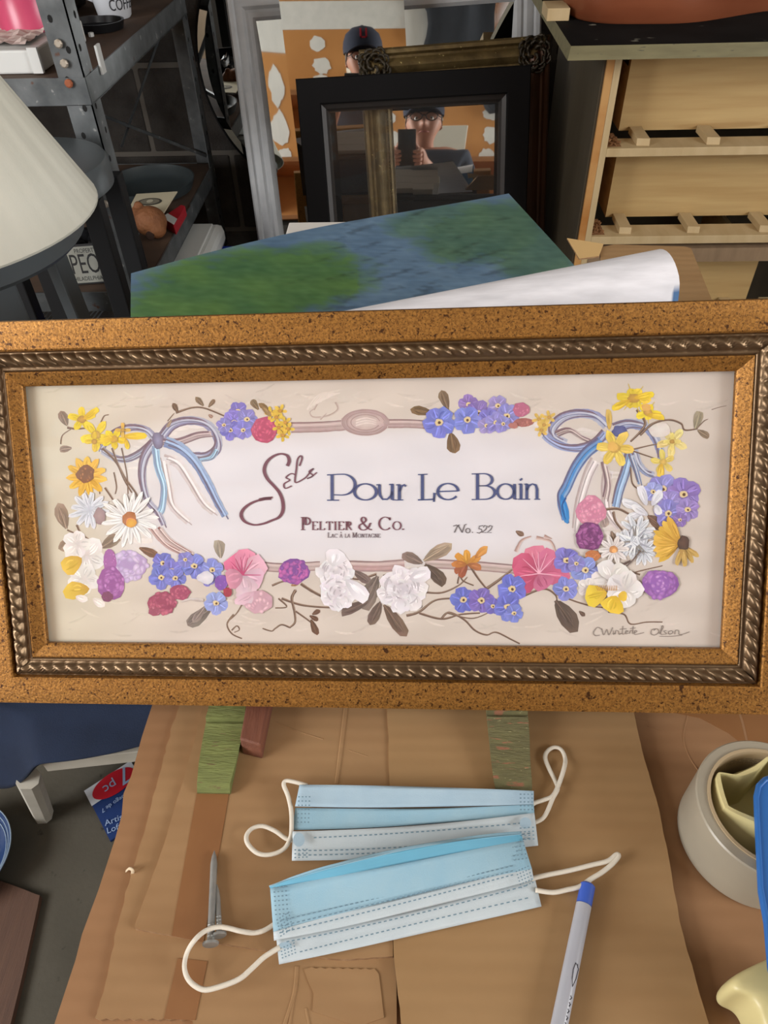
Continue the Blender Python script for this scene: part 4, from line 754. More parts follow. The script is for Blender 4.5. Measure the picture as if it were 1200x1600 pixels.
# ------------------------------------------------------------------ tape gun with a roll of clear packing tape
m_tape = M('clear packing tape', (164, 156, 138), .3, noise=(20, .3), rgb2=(150, 142, 126)); m_core = M('cardboard core', (170, 150, 118), .8); m_cream = M('cream plastic', (208, 196, 142), .4); m_blue = M('blue plastic', (44, 104, 176), .4)
tg = thing('tape_gun', 'blue and cream tape gun lying on its side at the right edge', 'tape dispenser', (.235, .218, Z1))
cx, cy, z0, z1 = .2365, .2175, Z1 + .001, Z1 + .0505
m = MB(); ro, ri = .0475, .0405
P_ = [(ri, z0), (ro - .001, z0), (ro, z0 + .001), (ro, z1 - .001), (ro - .001, z1), (ri, z1), (ri, z0)]
m.lathe([(a_, b_ - z0) for a_, b_ in P_], (cx, cy, z0), (0, 0, 1), 72); m.build('tape_roll', m_tape, tg, auto=.6)
m = MB(); m.lathe([(ri - .0001, .0005), (ri - .0001, .0505), (ri - .0022, .0505), (ri - .0022, .0005)], (cx, cy, z0), (0, 0, 1), 60)
for k in range(3):
    a0 = 1.9 - k * .03
    for q in np.linspace(0, .8, 11): m.box(0, 0, 0, 0, 0, 0) if False else None
m.build('cardboard_core', m_core, tg, auto=.6)
m = MB()                                         # print inside the core: rows of tiny marks
for row in range(3):
    for q in range(26):
        if (q * 7 + row) % 5 == 0: continue
        a = 1.15 + q * .032; rr = ri - .0024; h0 = z1 - .010 - row * .0024
        m.add([(cx + rr * math.cos(a), cy + rr * math.sin(a), h0), (cx + rr * math.cos(a + .02), cy + rr * math.sin(a + .02), h0), (cx + rr * math.cos(a + .02), cy + rr * math.sin(a + .02), h0 + .001), (cx + rr * math.cos(a), cy + rr * math.sin(a), h0 + .001)], [(0, 1, 2, 3)])
m.build('core_printing', M('core print', (120, 108, 88), .8), tg)
# hub: ring with an angular hollow
hub = MB(); OPN = [np.array(Zp(x, y, z1 + .001)) for x, y in ((1126, 1210), (1158, 1214), (1182, 1206), (1210, 1178), (1236, 1186), (1256, 1222), (1258, 1262), (1226, 1292), (1186, 1280), (1139, 1259))]
loop = spline(OPN, 6, closed=True); loop = [.35 * p + .65 * q for p, q in zip(loop, [OPN[k // 6] + (OPN[(k // 6 + 1) % 10] - OPN[k // 6]) * (k % 6) / 6 for k in range(60)])]
oc = np.mean(loop, 0); prof = []
for p in loop:
    d = p - oc; l = np.linalg.norm(d); u = d / l; v = np.array([p[0] + u[0] * .004 - cx, p[1] + u[1] * .004 - cy, 0]); lv = np.linalg.norm(v); k_ = min(1, .0365 / lv); e_ = v / lv * .0375
    P0 = np.array([cx, cy, 0]) + v * k_
    prof.append([(cx + e_[0], cy + e_[1], z0 + .012), ((cx + e_[0] + P0[0]) / 2, (cy + e_[1] + P0[1]) / 2, z0 + .034), (P0[0], P0[1], z0 + .049), (P0[0] - u[0] * .0006, P0[1] - u[1] * .0006, z0 + .0512), (p[0] + u[0] * .0006, p[1] + u[1] * .0006, z0 + .0512), (p[0], p[1], z0 + .050), (p[0] - u[0] * .002, p[1] - u[1] * .002, z0 + .008), (oc[0], oc[1], z0 + .008)])
hub.grid(prof, closeu=True); hub.build('hub', m_cream, tg, auto=.6)
# blue side plate on top of the roll, outline of the gun
def flat_plate(mb, P, za, zb_): mb.prism([(x, y, za) for x, y in P], [(x, y, zb_) for x, y in P])
BP = [tuple(Zp(x, y, z1 + .008)[:2]) for x, y in ((1187, 1390), (1184, 1330), (1181, 1270), (1180, 1240), (1184, 1222), (1194, 1212), (1212, 1206), (1240, 1210), (1290, 1240), (1330, 1330), (1330, 1480), (1300, 1560), (1260, 1575), (1215, 1570), (1202, 1510), (1196, 1440))]
m = MB(); flat_plate(m, BP, z1 + .002, z1 + .008); o = m.build('side_plate', m_blue, tg, bevel=.0022)
m = MB(); C_ = np.mean(BP, 0); m.tube([tuple(C_ + (np.array(p) - C_) * .94) + (z1 + .0082,) for p in BP], .0012, 6, closed=True); m.build('raised_rib', m_blue, tg, smooth=True)
# cream tension head sticking toward the viewer
HP = lambda z: [tuple(Zp(x, y, z)) for x, y in ((1128, 1537), (1150, 1521), (1200, 1498), (1260, 1478), (1290, 1560), (1260, 1640), (1190, 1640), (1178, 1596), (1168, 1572), (1150, 1560), (1134, 1556))]
m = MB(); sec = []
for h, sc_ in ((.004, .86), (.010, .96), (.018, 1.0), (.028, 1.0), (.038, .97), (.044, .86)):
    Q = np.array(HP(Z1 + .030)); Q[:, 2] = 0; cc = Q.mean(0); Q = cc + (Q - cc) * sc_; sec.append([(p[0], p[1], Z1 + h) for p in Q])
m.grid([[sec[j][k] for j in range(6)] for k in range(11)], closeu=True); m.add(sec[0], [tuple(range(11))[::-1]]); m.add(sec[5], [tuple(range(11))])
o = m.build('tension_head', m_cream, tg, smooth=True); o.modifiers.new('s', 'SUBSURF').levels = 1; o.modifiers['s'].render_levels = 2
m = MB(); m.tube([Zp(x, y, Z1 + .006) for x, y in ((1131, 1562), (1143, 1573), (1160, 1583), (1180, 1594), (1215, 1606))], .0016, 6); m.build('blue_trim', m_blue, tg)
m = MB(); P = [Zp(x, y, Z1 + .004) for x, y in ((1215, 1566), (1300, 1555), (1330, 1760), (1250, 1780))]; m.prism(P, [p + [0, 0, .042] for p in P]); m.build('handle', m_blue, tg, bevel=.006)

# ------------------------------------------------------------------ behind the picture: tote, white boards, cardboard, the painted sheet
def pj(p):
    q = CM.T @ (np.array(p) - CAMPOS); return 600 + FPX * q[0] / q[2], 800 + FPX * q[1] / q[2]
m_tote = M('dark grey plastic', (46, 46, 52), .45)
tt = thing('storage_tote', 'dark storage tote on the table behind the picture, seen in the mirrors', 'box', (.05, .6, TT))
m = MB(); m.prism([(-.15, .475, Z1 + .0005), (.255, .475, Z1 + .0005), (.255, .765, Z1 + .0005), (-.15, .765, Z1 + .0005)], [(-.17, .455, .862), (.27, .455, .862), (.27, .785, .862), (-.17, .785, .862)]); m.build('body', m_tote, tt, bevel=.008)
m = MB(); m.box(-.185, .283, .448, .795, .856, .874); m.build('lid', m_tote, tt, bevel=.006)
m_wboard = M('white board', (228, 226, 222), .7, noise=(10, .3), rgb2=(218, 214, 208))
wb_l = Zp(452, 345, .930)
for k, (z0_, z1_, dx, lab) in enumerate(((.8745, .892, -.012, 'bottom'), (.8925, .911, .006, 'middle'), (.9115, .930, 0, 'topmost'))):
    m = MB(); m.box(wb_l[0] + dx, .075 + dx, .50, wb_l[1] - .002 * k, z0_, z1_)
    tag(m.build('white_canvas_board', m_wboard, bevel=.0015), 'white canvas board, %s of the three stacked under the painted sheet' % lab, 'canvas board', 'stacked white canvas boards')
sheet('cardboard_sheet', 'brown cardboard piece jutting out under the white roll by the dresser', [(938, 386), (960, 382), (1070, 385), (1080, 388), (1112, 468), (1124, 505), (940, 505)], .931, .935, m_card3)
sheet('cardboard_flap', 'small pale flap peeking between blue painted sheet and dresser', [(886, 372), (943, 381), (936, 400), (905, 404)], .9355, .937, M('pale flap', (214, 178, 120), .8))
SZ = .9385
A_, B_, C_ = Zp(205, 428, SZ), Zp(795, 300, SZ), Zp(905, 400, SZ)
def axis_y(x): return .515 + (x + .04) * (.04 / .24)
def rad(x): return max(.016, .028 + (x + .04) * (.013 / .24))
sm = MB(); rnd = random.Random(9)
NS, NT, NR = 220, 80, 30
from mathutils import noise as mnoise
def paintcol(px, py, u, v):
    n1 = mnoise.noise(Vector((px * .018, py * .03, 1))); n2 = mnoise.noise(Vector((px * .05 + py * .05, py * .16 - px * .035, 4)))
    g = 0
    for (x, y, rx, ry, w_) in ((385, 450, 195, 62, 1), (300, 480, 110, 50, 1), (470, 410, 80, 30, .7), (760, 365, 110, 48, .9), (690, 345, 90, 26, .7), (840, 400, 60, 50, .8)):
        d = ((px - x) / rx) ** 2 + ((py - y + .12 * (px - x)) / ry) ** 2; g = max(g, w_ * min(1, max(0, (1.25 - d) * 1.6 + n1 * .5 + n2 * .5)))
    bl = (92 + 12 * n1 + 9 * n2, 120 + 12 * n1 + 9 * n2, 146 + 11 * n1 + 8 * n2)
    if px > 540: bl = tuple(v + 4 for v in bl)
    gr = (74 + 16 * n1 + 12 * n2, 112 + 14 * n1 + 12 * n2, 64 + 10 * n2) if px < 560 else (74 + 12 * n1 + 12 * n2, 108 + 12 * n1 + 12 * n2, 86 + 10 * n2)
    c = [a * (1 - g) + b * g for a, b in zip(bl, gr)]
    st = mnoise.noise(Vector((px * .014 - py * .004, (py + .32 * px) * .13, 8))) + .3 * mnoise.noise(Vector((px * .05, (py + .32 * px) * .4, 3)))
    k_ = max(0, min(1, (st - .22) * 4)) * max(0, min(1, (px - 430) / 80)) * max(0, min(1, (830 - px) / 60)); c = [v * (1 - .22 * k_) for v in c]
    return lin([max(0, min(255, v * .98)) for v in c])
E1 = C_ - B_
def xr_at(y): return B_[0] + E1[0] * (y - B_[1]) / E1[1]
rows_t, rows_b, ct, cb = [], [], [], []
for i in range(NS + 1):
    s = i / NS; rt, rb, c1, c2 = [], [], [], []
    far = A_ + (B_ - A_) * s; far = far + np.array([0, 0, .004 * math.sin(PI * s)])
    xe = -.225 + (.199 + .225) * s; ye = axis_y(xe); r_ = rad(xe)
    for j in range(NT + 1):
        t = j / NT; p = far + (np.array([xe, ye, SZ]) - far) * t; p = p + [0, 0, .0025 * math.sin(5 * s + 3 * t) * (1 - t)]
        rt.append(p + [0, 0, .0007]); rb.append(p); c1.append(paintcol(*pj(p), s, t)); c2.append(lin((232, 232, 238)))
    for j in range(1, NR + 1):
        th = -PI / 2 - j / NR * 4.5; sh = .05 * r_ * (j / NR * 4.5) * s
        for lst, rr in ((rt, r_ - .0007), (rb, r_)): lst.append(np.array([xe + sh - .008 * s * max(0, j / NR - .55) * 4, ye + rr * math.cos(th), SZ + r_ + rr * math.sin(th)]))
        c1.append(lin((92, 126, 156))); c2.append(lin((70, 112, 160)) if (s > .987 and .44 < j / NR < .53) else lin((232, 232, 238)))
    rows_t.append(rt); rows_b.append(rb); ct.append(c1); cb.append(c2)
sm.grid(rows_t, 0, ct); sm.grid(rows_b, 0, cb)
tag(sm.build('painted_sheet', M_vc('poster paint', .62, noise=(26, .12, (1, 5, 1), (0, 0, .5)), bump=(90, .1)), smooth=True, vc=True), 'blue and green painted sheet with its white back curled toward the picture', 'painting')

# ------------------------------------------------------------------ steel shelving on the left
m_shelf = M('worn grey steel', (112, 116, 118), .45, .5, noise=(30, .2), rgb2=(82, 86, 88), specks=[(60, .66, (150, 152, 150)), (34, .70, (96, 60, 40))])
m_shelftop = M('brown shelf board', (96, 74, 58), .8, noise=(12, .3), rgb2=(64, 52, 44))
m_hole = M('bolt hole', (14, 14, 14), .9)
SXR, SXL, SYN, SYF = -.49, -1.35, 1.235, 1.90
su = thing('shelving_unit', 'grey slotted steel shelving unit on the left against the block wall', 'shelves', (-.92, 1.55, 0))
for (x, sx, y, sy) in ((SXR, -1, SYN, 1), (SXR, -1, SYF, -1), (SXL, 1, SYN, 1), (SXL, 1, SYF, -1)):
    m = MB(); t_ = .002
    m.box(min(x, x + sx * .04), max(x, x + sx * .04), min(y, y + sy * t_), max(y, y + sy * t_), 0, 1.85)
    m.box(min(x, x + sx * t_), max(x, x + sx * t_), min(y, y + sy * .04), max(y, y + sy * .04), 0, 1.85)
    for k in range(46):
        z = .05 + k * .039
        for rr in (0, 1):
            c_ = np.array([x + sx * (.013 if k % 2 else .027), y - sy * .0004 * 1, z]) if rr == 0 else np.array([x - sx * .0004, y + sy * (.013 if k % 2 else .027), z])
            e1 = np.array([1, 0, 0]) if rr == 0 else np.array([0, 1, 0])
            m.add([c_ + e1 * .0036 * math.cos(a) + np.array([0, 0, .0052]) * math.sin(a) for a in np.linspace(0, 2 * PI, 9)[:-1]], [tuple(range(8))], 1)
    m.build('post', [m_shelf, m_hole], su)
for zt in (.640, .988, 1.5):
    m = MB(); m.box(SXL + .003, SXR - .003, SYN + .003, SYF - .003, zt - .004, zt)
    o = m.build('shelf', m_shelftop, su)
    m = MB(); m.box(SXL, SXR, SYN - .001, SYN + .002, zt - .036, zt + .001); m.box(SXL, SXR, SYF - .002, SYF + .001, zt - .036, zt + .001); m.box(SXR - .002, SXR + .001, SYN, SYF, zt - .036, zt + .001); m.box(SXL - .001, SXL + .002, SYN, SYF, zt - .036, zt + .001)
    m.box(SXR - .012, SXR + .001, SYN, SYF, zt - .037, zt - .035); m.box(SXL, SXR, SYN, SYN + .012, zt - .037, zt - .035)
    m.build('shelf_rim', m_shelf, o)
m = MB(); m.tube([Yp(262, 20, SYF - .006), Yp(190, 228, SYF - .006)], .010, 4, flat=.3); m.tube([(-1.33, SYF - .012, 1.0), (-.50, SYF - .012, .66)], .010, 4, flat=.3); m.build('cross_brace', m_shelf, su)
for x, y, c_ in ((92, 68, 0), (101, 99, 0), (108, 130, 1), (166, 318, 0)):
    p = Yp(x, y, SYN - .002); m = MB(); m.lathe([(.0062, 0), (.0062, .003), (.004, .0045), (0, .0045)], p, (0, -1, 0), 8)
    m.build('bolt', (M('shelf bolts', (170, 160, 146), .5, .5), M('rusty bolt', (150, 84, 54), .8))[c_], su)

# things on the upper shelf
UZ = .9885
m_pink = M('pink satin', (206, 84, 118), .3, noise=(6, .3), rgb2=(196, 70, 106), stretch=(8, 8, .6))
cpk = Zp(14, 52, UZ + .045); cpk[2] = UZ
m_wbox = M('white box card', (206, 208, 206), .6)
P = [Zp(x, y, UZ + .034) for x, y in ((-60, 80), (78, 66), (90, 56), (60, 30), (-60, 40))]
P = [np.array([-.80, 1.262, 0]), np.array([Zp(86, 100, UZ)[0], 1.262, 0]), np.array([Zp(86, 100, UZ)[0] + .004, 1.47, 0]), np.array([-.80, 1.47, 0])]
m = MB(); m.prism([(p[0], p[1], UZ) for p in P], [(p[0], p[1], UZ + .032) for p in P])
wbx = tag(m.build('white_box', m_wbox, bevel=.003), 'flat white box at the front of the upper shelf, under the pink roll', 'box')
m = MB(); m.box(-.575, -.560, 1.256, 1.262, UZ + .002, UZ + .036); m.build('box_tab', m_wbox, wbx)
m = MB(); m.lathe([(.030, 0), (.052, .0), (.055, .003), (.052, .007), (.050, .05), (.050, .12), (.055, .128), (.055, .133), (.03, .133)], (cpk[0] - .006, 1.42, UZ + .0325), (0, 0, 1), 40, caps=True)
tag(m.build('ribbon_roll', m_pink, auto=.6), 'shiny pink satin roll standing on the white box', 'roll')
m = MB(); cw = np.array([-.575, 1.40, UZ + .034])
for k in range(4): m.tube([cw + [0, .03 * math.cos(a) * (1 - k * .12), .03 + .028 * math.sin(a) * (1 - k * .08)] + np.array([.006 * k, 0, 0]) for a in np.linspace(0, 2 * PI, 20)[:-1]], .0014, 5, closed=True)
tag(m.build('wire_coil', M('brown wire', (110, 82, 70), .5), smooth=True), 'small brown wire coil standing beside the pink roll', 'wire')
m = MB(); rndc = random.Random(2); N_ = 14; cp = np.array([-.66, 1.345, UZ + .034])
m.grid([[cp + [(i / N_ - .5) * .15, (j / N_ - .5) * .13, 0.002 + .010 * abs(mnoise.noise(Vector((i * .5, j * .5, 3))))] for j in range(N_ + 1)] for i in range(N_ + 1)])
tag(m.build('crumpled_tissue', M('tissue', (214, 196, 190), .8)), 'crumpled pale tissue paper on top of the white box', 'paper')
# mug
m_mug = M('white glazed ceramic', (214, 218, 224), .2); mc = Zp(180, 26, UZ); mc = np.array([mc[0] + .004, mc[1] - .01, UZ + .0005]); mg = thing('coffee_mug', 'white mug with dark lettering on the upper shelf', 'mug', mc)
m = MB(); m.lathe([(0, .001), (.028, 0), (.031, .004), (.039, .055), (.042, .098), (.0425, .1), (.0405, .1), (.037, .055), (.029, .008), (0, .006)], mc, (0, 0, 1), 40); m.build('cup', m_mug, mg, auto=.8)
m = MB(); m.tube(spline([mc + [-.038, .006, .075], mc + [-.066, .01, .075], mc + [-.070, .01, .045], mc + [-.036, .006, .028]], 6), .0055, 8); m.build('handle', m_mug, mg, smooth=True)
m = MB(); tmp = MB(); text_into(tmp, 'COFFEE', (0, 0, 0), (1, 0, 0), (0, 0, 1), .026, sx=.75)
m.add([mc + np.array([(.0392 + (v[2] + .016 - .055) * .15 + .0006) * math.cos(-PI / 2 + .12 + v[0] / .039), (.0392 + (v[2] + .016 - .055) * .15 + .0006) * math.sin(-PI / 2 + .12 + v[0] / .039), v[2] + .016]) for v in tmp.v], tmp.f)
m.build('lettering', M('mug print', (40, 40, 44), .5), mg)
# black dish in front of the mug, white clip, black case behind
m_black = M('black plastic', (22, 22, 24), .4, spec=.3)
dc = Zp(150, 46, UZ); m = MB(); m.lathe([(0, .002), (.030, .002), (.036, .004), (.040, .014), (.043, .014), (.040, .001), (.034, 0), (0, 0)], (dc[0], dc[1], UZ), (0, 0, 1), 36, wob=lambda t, h: 1 + .25 * abs(math.cos(2 * PI * t)))
tag(m.build('black_dish', m_black, auto=.7), 'shallow black dish on the upper shelf in front of the mug', 'dish')
m = MB(); m.box(-.78, -.665, 1.62, 1.80, UZ, UZ + .12); tag(m.build('black_case', m_black, bevel=.008), 'black case at the back of the upper shelf beside the mug', 'case')
m = MB(); q = Zp(123, 84, UZ + .012); m.box(SXR + .0012, SXR + .0055, 1.300, 1.318, UZ - .012, UZ + .028); tag(m.build('plastic_clip', m_wbox, bevel=.001), 'small white plastic clip on the shelf post by the upper shelf', 'clip')
m = MB(); q = Zp(143, 57, UZ); m.lathe([(0, 0), (.005, 0), (.005, .006), (0, .007)], (q[0], q[1], UZ), n=7); tag(m.build('paper_scrap', m_wbox), 'tiny white scrap on the upper shelf beside the post', 'scrap')
# things on the lower shelf
LZ = .6405
m = MB(); dc = Zp(245, 300, LZ); m.lathe([(0, .003), (.075, .003), (.088, .010), (.098, .028), (.101, .028), (.092, .006), (.078, 0), (0, 0)], (dc[0] - .01, dc[1], LZ), n=44)
tag(m.build('oval_tray', M('grey enamel', (50, 57, 59), .45), auto=.7), 'dark grey round tray at the back of the lower shelf', 'tray')
P = [Zp(x, y, LZ + .032) for x, y in ((196, 336), (256, 332), (277, 299), (213, 303))]
pcd = thing('photo_card', 'cream card with an oval portrait lying on the tray', 'card', P[0])
m = MB(); m.prism([p - [0, 0, .002] for p in P], P); m.build('card', M('cream card', (206, 196, 168), .7), pcd)
cq = Zp(234, 315, LZ + .0325); m = MB(); m.add([cq + [.026 * math.cos(a), .020 * math.sin(a), 0] for a in np.linspace(0, 2 * PI, 25)[:-1]], [tuple(range(24))]); m.add([cq + [.021 * math.cos(a), .015 * math.sin(a), .0004] for a in np.linspace(0, 2 * PI, 25)[:-1]], [tuple(range(24))], 1); m.add([cq + [.007 * math.cos(a), .009 * math.sin(a) + .001, .0008] for a in np.linspace(0, 2 * PI, 13)[:-1]], [tuple(range(12))], 2)
m.build('portrait', [M('portrait rim', (70, 66, 58), .7), M('portrait ground', (128, 122, 106), .7), M('portrait face', (190, 182, 160), .7)], pcd)
P = [Zp(x, y, LZ + .02) for x, y in ((253, 340), (272, 352), (289, 322), (283, 320))]
m = MB(); m.prism([(p[0], p[1], LZ) for p in P], P, 0); m.add([P[0] + [0, 0, .001], P[1] + [0, 0, .001], P[1] + (P[2] - P[1]) * .3 + [0, 0, .001], P[0] + (P[3] - P[0]) * .3 + [0, 0, .001]], [(0, 1, 2, 3)], 1)
tag(m.build('red_box', [M('red card', (168, 26, 40), .5), m_wbox]), 'small red box with a white stripe on the lower shelf edge', 'box')
# brown lumpy wooden figure: rounded body with a neck and a hole
bc = Zp(240, 368, LZ); m_brn = M('carved brown wood', (146, 94, 56), .75, noise=(30, .25), rgb2=(112, 68, 38), bump=(70, .9, .006))
bmf = bmesh.new()
for (dx, dy, dz, r0, sx, sy) in ((0, 0, .030, .030, 1.15, 1.0), (-.024, .012, .036, .020, 1, 1), (-.052, .020, .022, .017, 1.3, 1), (.012, -.012, .018, .018, 1.2, 1.1), (-.022, .016, .055, .010, 1, .8)):
    bmesh.ops.create_icosphere(bmf, subdivisions=3, radius=r0, matrix=Matrix.Translation((bc[0] + dx, bc[1] + dy, LZ + dz)) @ Matrix.Diagonal((sx, sy, 1, 1)))
m = MB(); m.add([v.co for v in bmf.verts], [[v.index for v in f.verts] for f in bmf.faces]); bmf.free()
fig = m.build('carved_figure', m_brn, smooth=True); rmz = fig.modifiers.new('r', 'REMESH'); rmz.mode = 'VOXEL'; rmz.voxel_size = .003; rmz.use_smooth_shade = True
fig.modifiers.new('s', 'SMOOTH').iterations = 6; tag(fig, 'lumpy brown carved figure at the edge of the lower shelf', 'figurine')
hp = np.array([bc[0] + .004, bc[1] - .0315, LZ + .013]); m = MB(); m.lathe([(.009, 0), (.007, .002), (0, .002)], hp, (0, -1, .25), 14); m.build('hollow', M('dark hollow', (50, 30, 20), .9), fig)
kc = [Zp(x, y, LZ + .012) for x, y in ((205, 398), (228, 364), (240, 425), (220, 440))]
m = MB(); base = np.array([SXR - .035, 1.325, LZ]); m.obox(base + [-.01, 0, .036], (.94, .34, 0), (-.34, .94, 0), (0, 0, 1), .030, .008, .035)
cal = tag(m.build('remote_control', m_black, bevel=.003), 'black keypad device standing behind the near shelf post', 'remote')
m = MB()
for i in range(4):
    for j in range(5): m.obox(base + [-.01, 0, 0] + np.array([.94, .34, 0]) * (-.020 + .0135 * i) + np.array([0, 0, .012 + .012 * j]) + np.array([.34, -.94, 0]) * .0083, (.94, .34, 0), (-.34, .94, 0), (0, 0, 1), .0045, .0008, .003)
m.build('keypad', M('grey keys', (110, 112, 116), .6), cal)
# licence plate style sign leaning on the lower shelf
m_plate = M('plate white', (146, 147, 138), .6, noise=(30, .3), rgb2=(124, 124, 114))
p0 = Yp(103, 446, 1.262); p1 = Yp(190, 440, 1.262); pu = nrm(Yp(95, 398, 1.275) - p0); pu = nrm([-.06, .22, 1]); px_ = nrm(np.array([1, .0, .0]) - pu * (np.array([1, 0, 0]) @ pu)); pn = np.cross(px_, pu)
PWd, PHt = .139, .068; p0 = np.array([p0[0] + .004, 1.262, LZ + .004]); pt0 = thing('licence_plate', 'white plate with black letters standing on the lower shelf', 'plate', p0)
def plq(u, v, h=0): return p0 + px_ * u + pu * v - pn * (-h)
m = MB(); m.prism([plq(*q, -.003) for q in ((-.006, -.003), (PWd, -.003), (PWd, PHt), (-.006, PHt))], [plq(*q, 0) for q in ((-.006, -.003), (PWd, -.003), (PWd, PHt), (-.006, PHt))]); m.build('plate_back', m_black, pt0)
m = MB(); m.prism([plq(*q, 0) for q in ((0, 0), (PWd - .004, 0), (PWd - .004, PHt - .004), (0, PHt - .004))], [plq(*q, .0012) for q in ((0, 0), (PWd - .004, 0), (PWd - .004, PHt - .004), (0, PHt - .004))]); m.build('plate_face', m_plate, pt0)
m = MB(); text_into(m, 'PEO', plq(.016, .017, .0014), px_, pu, .050, sx=.62); text_into(m, 'PROPERTY', plq(.030, .053, .0014), px_, pu, .011, sx=.8); text_into(m, 'PHILADELPHIA 1888', plq(.012, .004, .0014), px_, pu, .0105, sx=.85); m.build('lettering', m_black, pt0)
m = MB(); m.obox((-.70, 1.30, LZ + .055), (1, 0, 0), (0, 1, 0), (0, 0, 1), .10, .010, .05); m.obox((-.64, 1.33, LZ + .085), (1, 0, 0), (0, 1, 0), (0, 0, 1), .05, .03, .03)
m = MB(); rr = random.Random(4); g = []
for i in range(15): g.append([(-.72 + .17 * i / 14, 1.305 + .10 * j / 9, max(LZ + .002, LZ + .05 + .035 * mnoise.noise(Vector((i * .6, j * .7, 2))) - (.06 if j == 0 or j == 9 or i in (0, 14) else 0))) for j in range(10)])
m.grid(g); tag(m.build('plastic_bag', M('black plastic bag', (30, 31, 33), .25), smooth=True), 'crumpled black plastic bag behind the white lettered plate', 'bag')
# ridged metal plate showing under the lower shelf
q = Zp(135, 484, .45); m = MB(); m.box(q[0] - .10, q[0] + .05, q[1] - .05, min(q[1] + .02, 1.30), 0, .45)
tag(m.build('metal_case', M('silver metal', (120, 124, 126), .4, .6), bevel=.003), 'silver ridged metal case below the lower shelf', 'case')
mo = bpy.data.objects['metal_case']; m = MB()
for k in range(14): m.tube([(q[0] - .095 + k * .0102, q[1] - .045, .4505), (q[0] - .090 + k * .0102, q[1] + .012, .4505)], .0015, 5)
m.build('ridges', M('silver metal light', (156, 160, 160), .4, .6), mo)
# cooler between the shelving and the mirrors
m_cool = M('white cooler plastic', (206, 208, 204), .45); m_cblue = M('blue cooler plastic', (24, 60, 176), .45)
q0, q1, q2 = Zp(345, 352, .572), Zp(322, 402, .572), Zp(310, 330, .572)
co = thing('picnic_cooler', 'white lidded blue cooler squeezed between the shelving and the mirrors', 'cooler', (-.52, 1.55, 0))
xr_ = (q0[0] + q1[0]) / 2 + .005; yn, yf = 1.46, q0[1] + .02
m = MB(); m.prism([(-.555, yn + .02, 0), (xr_ + .012, yn + .02, 0), (xr_ + .012, yf - .02, 0), (-.555, yf - .02, 0)], [(-.565, yn + .01, .522), (xr_ + .030, yn + .01, .522), (xr_ + .030, yf - .01, .522), (-.565, yf - .01, .522)]); m.build('body', m_cblue, co, bevel=.012)
m = MB(); m.box(-.572, xr_, yn, yf, .523, .572); m.build('lid', m_cool, co, bevel=.016)
m = MB(); m.box(-.55, xr_ - .022, yn + .02, yf - .02, .572, .577); m.build('lid_panel', m_cool, co, bevel=.003)

# ------------------------------------------------------------------ stools and lampshade at the left edge
m_stool = M('dark grey painted metal', (92, 99, 103), .4, .2); m_stoolb = M('black metal leg', (30, 31, 33), .5, 0, spec=.3)
def stool(label, cx, cy, r, zt, rim, legs, mats):
    t = thing('round_stool', label, 'stool', (cx, cy, 0))
    m = MB(); m.lathe([(0, zt - .004), (r - .012, zt - .004), (r - .004, zt), (r, zt - .004), (r, zt - rim + .006), (r - .006, zt - rim), (r - .03, zt - rim), (0, zt - rim + .004)], (cx, cy, 0), n=56); m.build('seat', mats[0], t, auto=.6)
    for (a, wl) in legs:
        m = MB(); top = np.array([cx + (r - .04) * math.cos(a), cy + (r - .04) * math.sin(a), zt - rim]); bot = np.array([cx + (r + .004) * math.cos(a), cy + (r + .004) * math.sin(a), 0]); d = nrm(top - bot); e = nrm(np.cross(d, [math.cos(a), math.sin(a), 0])); m.obox((top + bot) / 2, e, np.cross(d, e), d, wl / 2, .010, np.linalg.norm(top - bot) / 2); m.build('leg', mats[1], t, bevel=.003)
    m = MB(); m.lathe([(r - .028, .30), (r - .010, .30), (r - .010, .325), (r - .028, .325), (r - .028, .30)], (cx, cy, 0), n=40); m.build('foot_ring', mats[1], t, auto=.6)
LX, LY, LR, LZ2 = -.530, .797, .178, .96
stool('dark grey round stool carrying the cream lampshade', LX, LY, .155, LZ2 - .006, .030, [(-.72, .035), (.85, .035), (2.42, .035), (3.93, .035)], (m_stool, m_stool))
q = Yp(163, 256, 1.10); ql = Yp(172, 400, 1.075)
t = thing('round_stool', 'dark grey round stool with square black legs behind the lampshade', 'stool', (q[0] - .12, 1.10, 0))
m = MB(); m.lathe([(0, q[2] + .004), (.108, q[2] + .004), (.116, q[2] + .002), (.12, q[2] - .004), (.12, q[2] - .034), (.114, q[2] - .038), (0, q[2] - .036)], (q[0] - .12, 1.10, 0), n=56); m.build('seat', m_stool, t, auto=.6)
for dx, dy in ((0, 0), (-.155, 0), (0, .10), (-.155, .10)):
    m = MB(); m.box(ql[0] - .014 + dx, ql[0] + .014 + dx, 1.055 + dy, 1.080 + dy, 0, q[2] - .037); m.build('leg', m_stoolb, t, bevel=.002)
m = MB()
for dy in (.0125, .1125): m.box(ql[0] - .15, ql[0] - .01, 1.05 + dy, 1.06 + dy, .30, .325)
for dx in (0, -.155): m.box(ql[0] - .006 + dx, ql[0] + .006 + dx, 1.07, 1.16, .30, .325)
m.build('stretcher', m_stoolb, t)
m_shade = M('pleated cream fabric', (224, 224, 212), .8, noise=(10, .3), rgb2=(215, 214, 200), bump=(400, .2, .0008))
ls = thing('lampshade', 'large cream pleated lampshade resting on the round stool', 'lampshade', (LX, LY, LZ2 - .006))
NPL = 120
def pleat(t, h): return 1 + .0016 * math.cos(2 * PI * t * NPL / 2) + (.010 * math.sin(2 * PI * t * 11 + 2) + .006 * math.sin(2 * PI * t * 19) + .005 * math.sin(2 * PI * t * 31 + 1)) * min(1, h / .06) * max(0, (1 - h / .3))
hs = .235; rt_ = .062
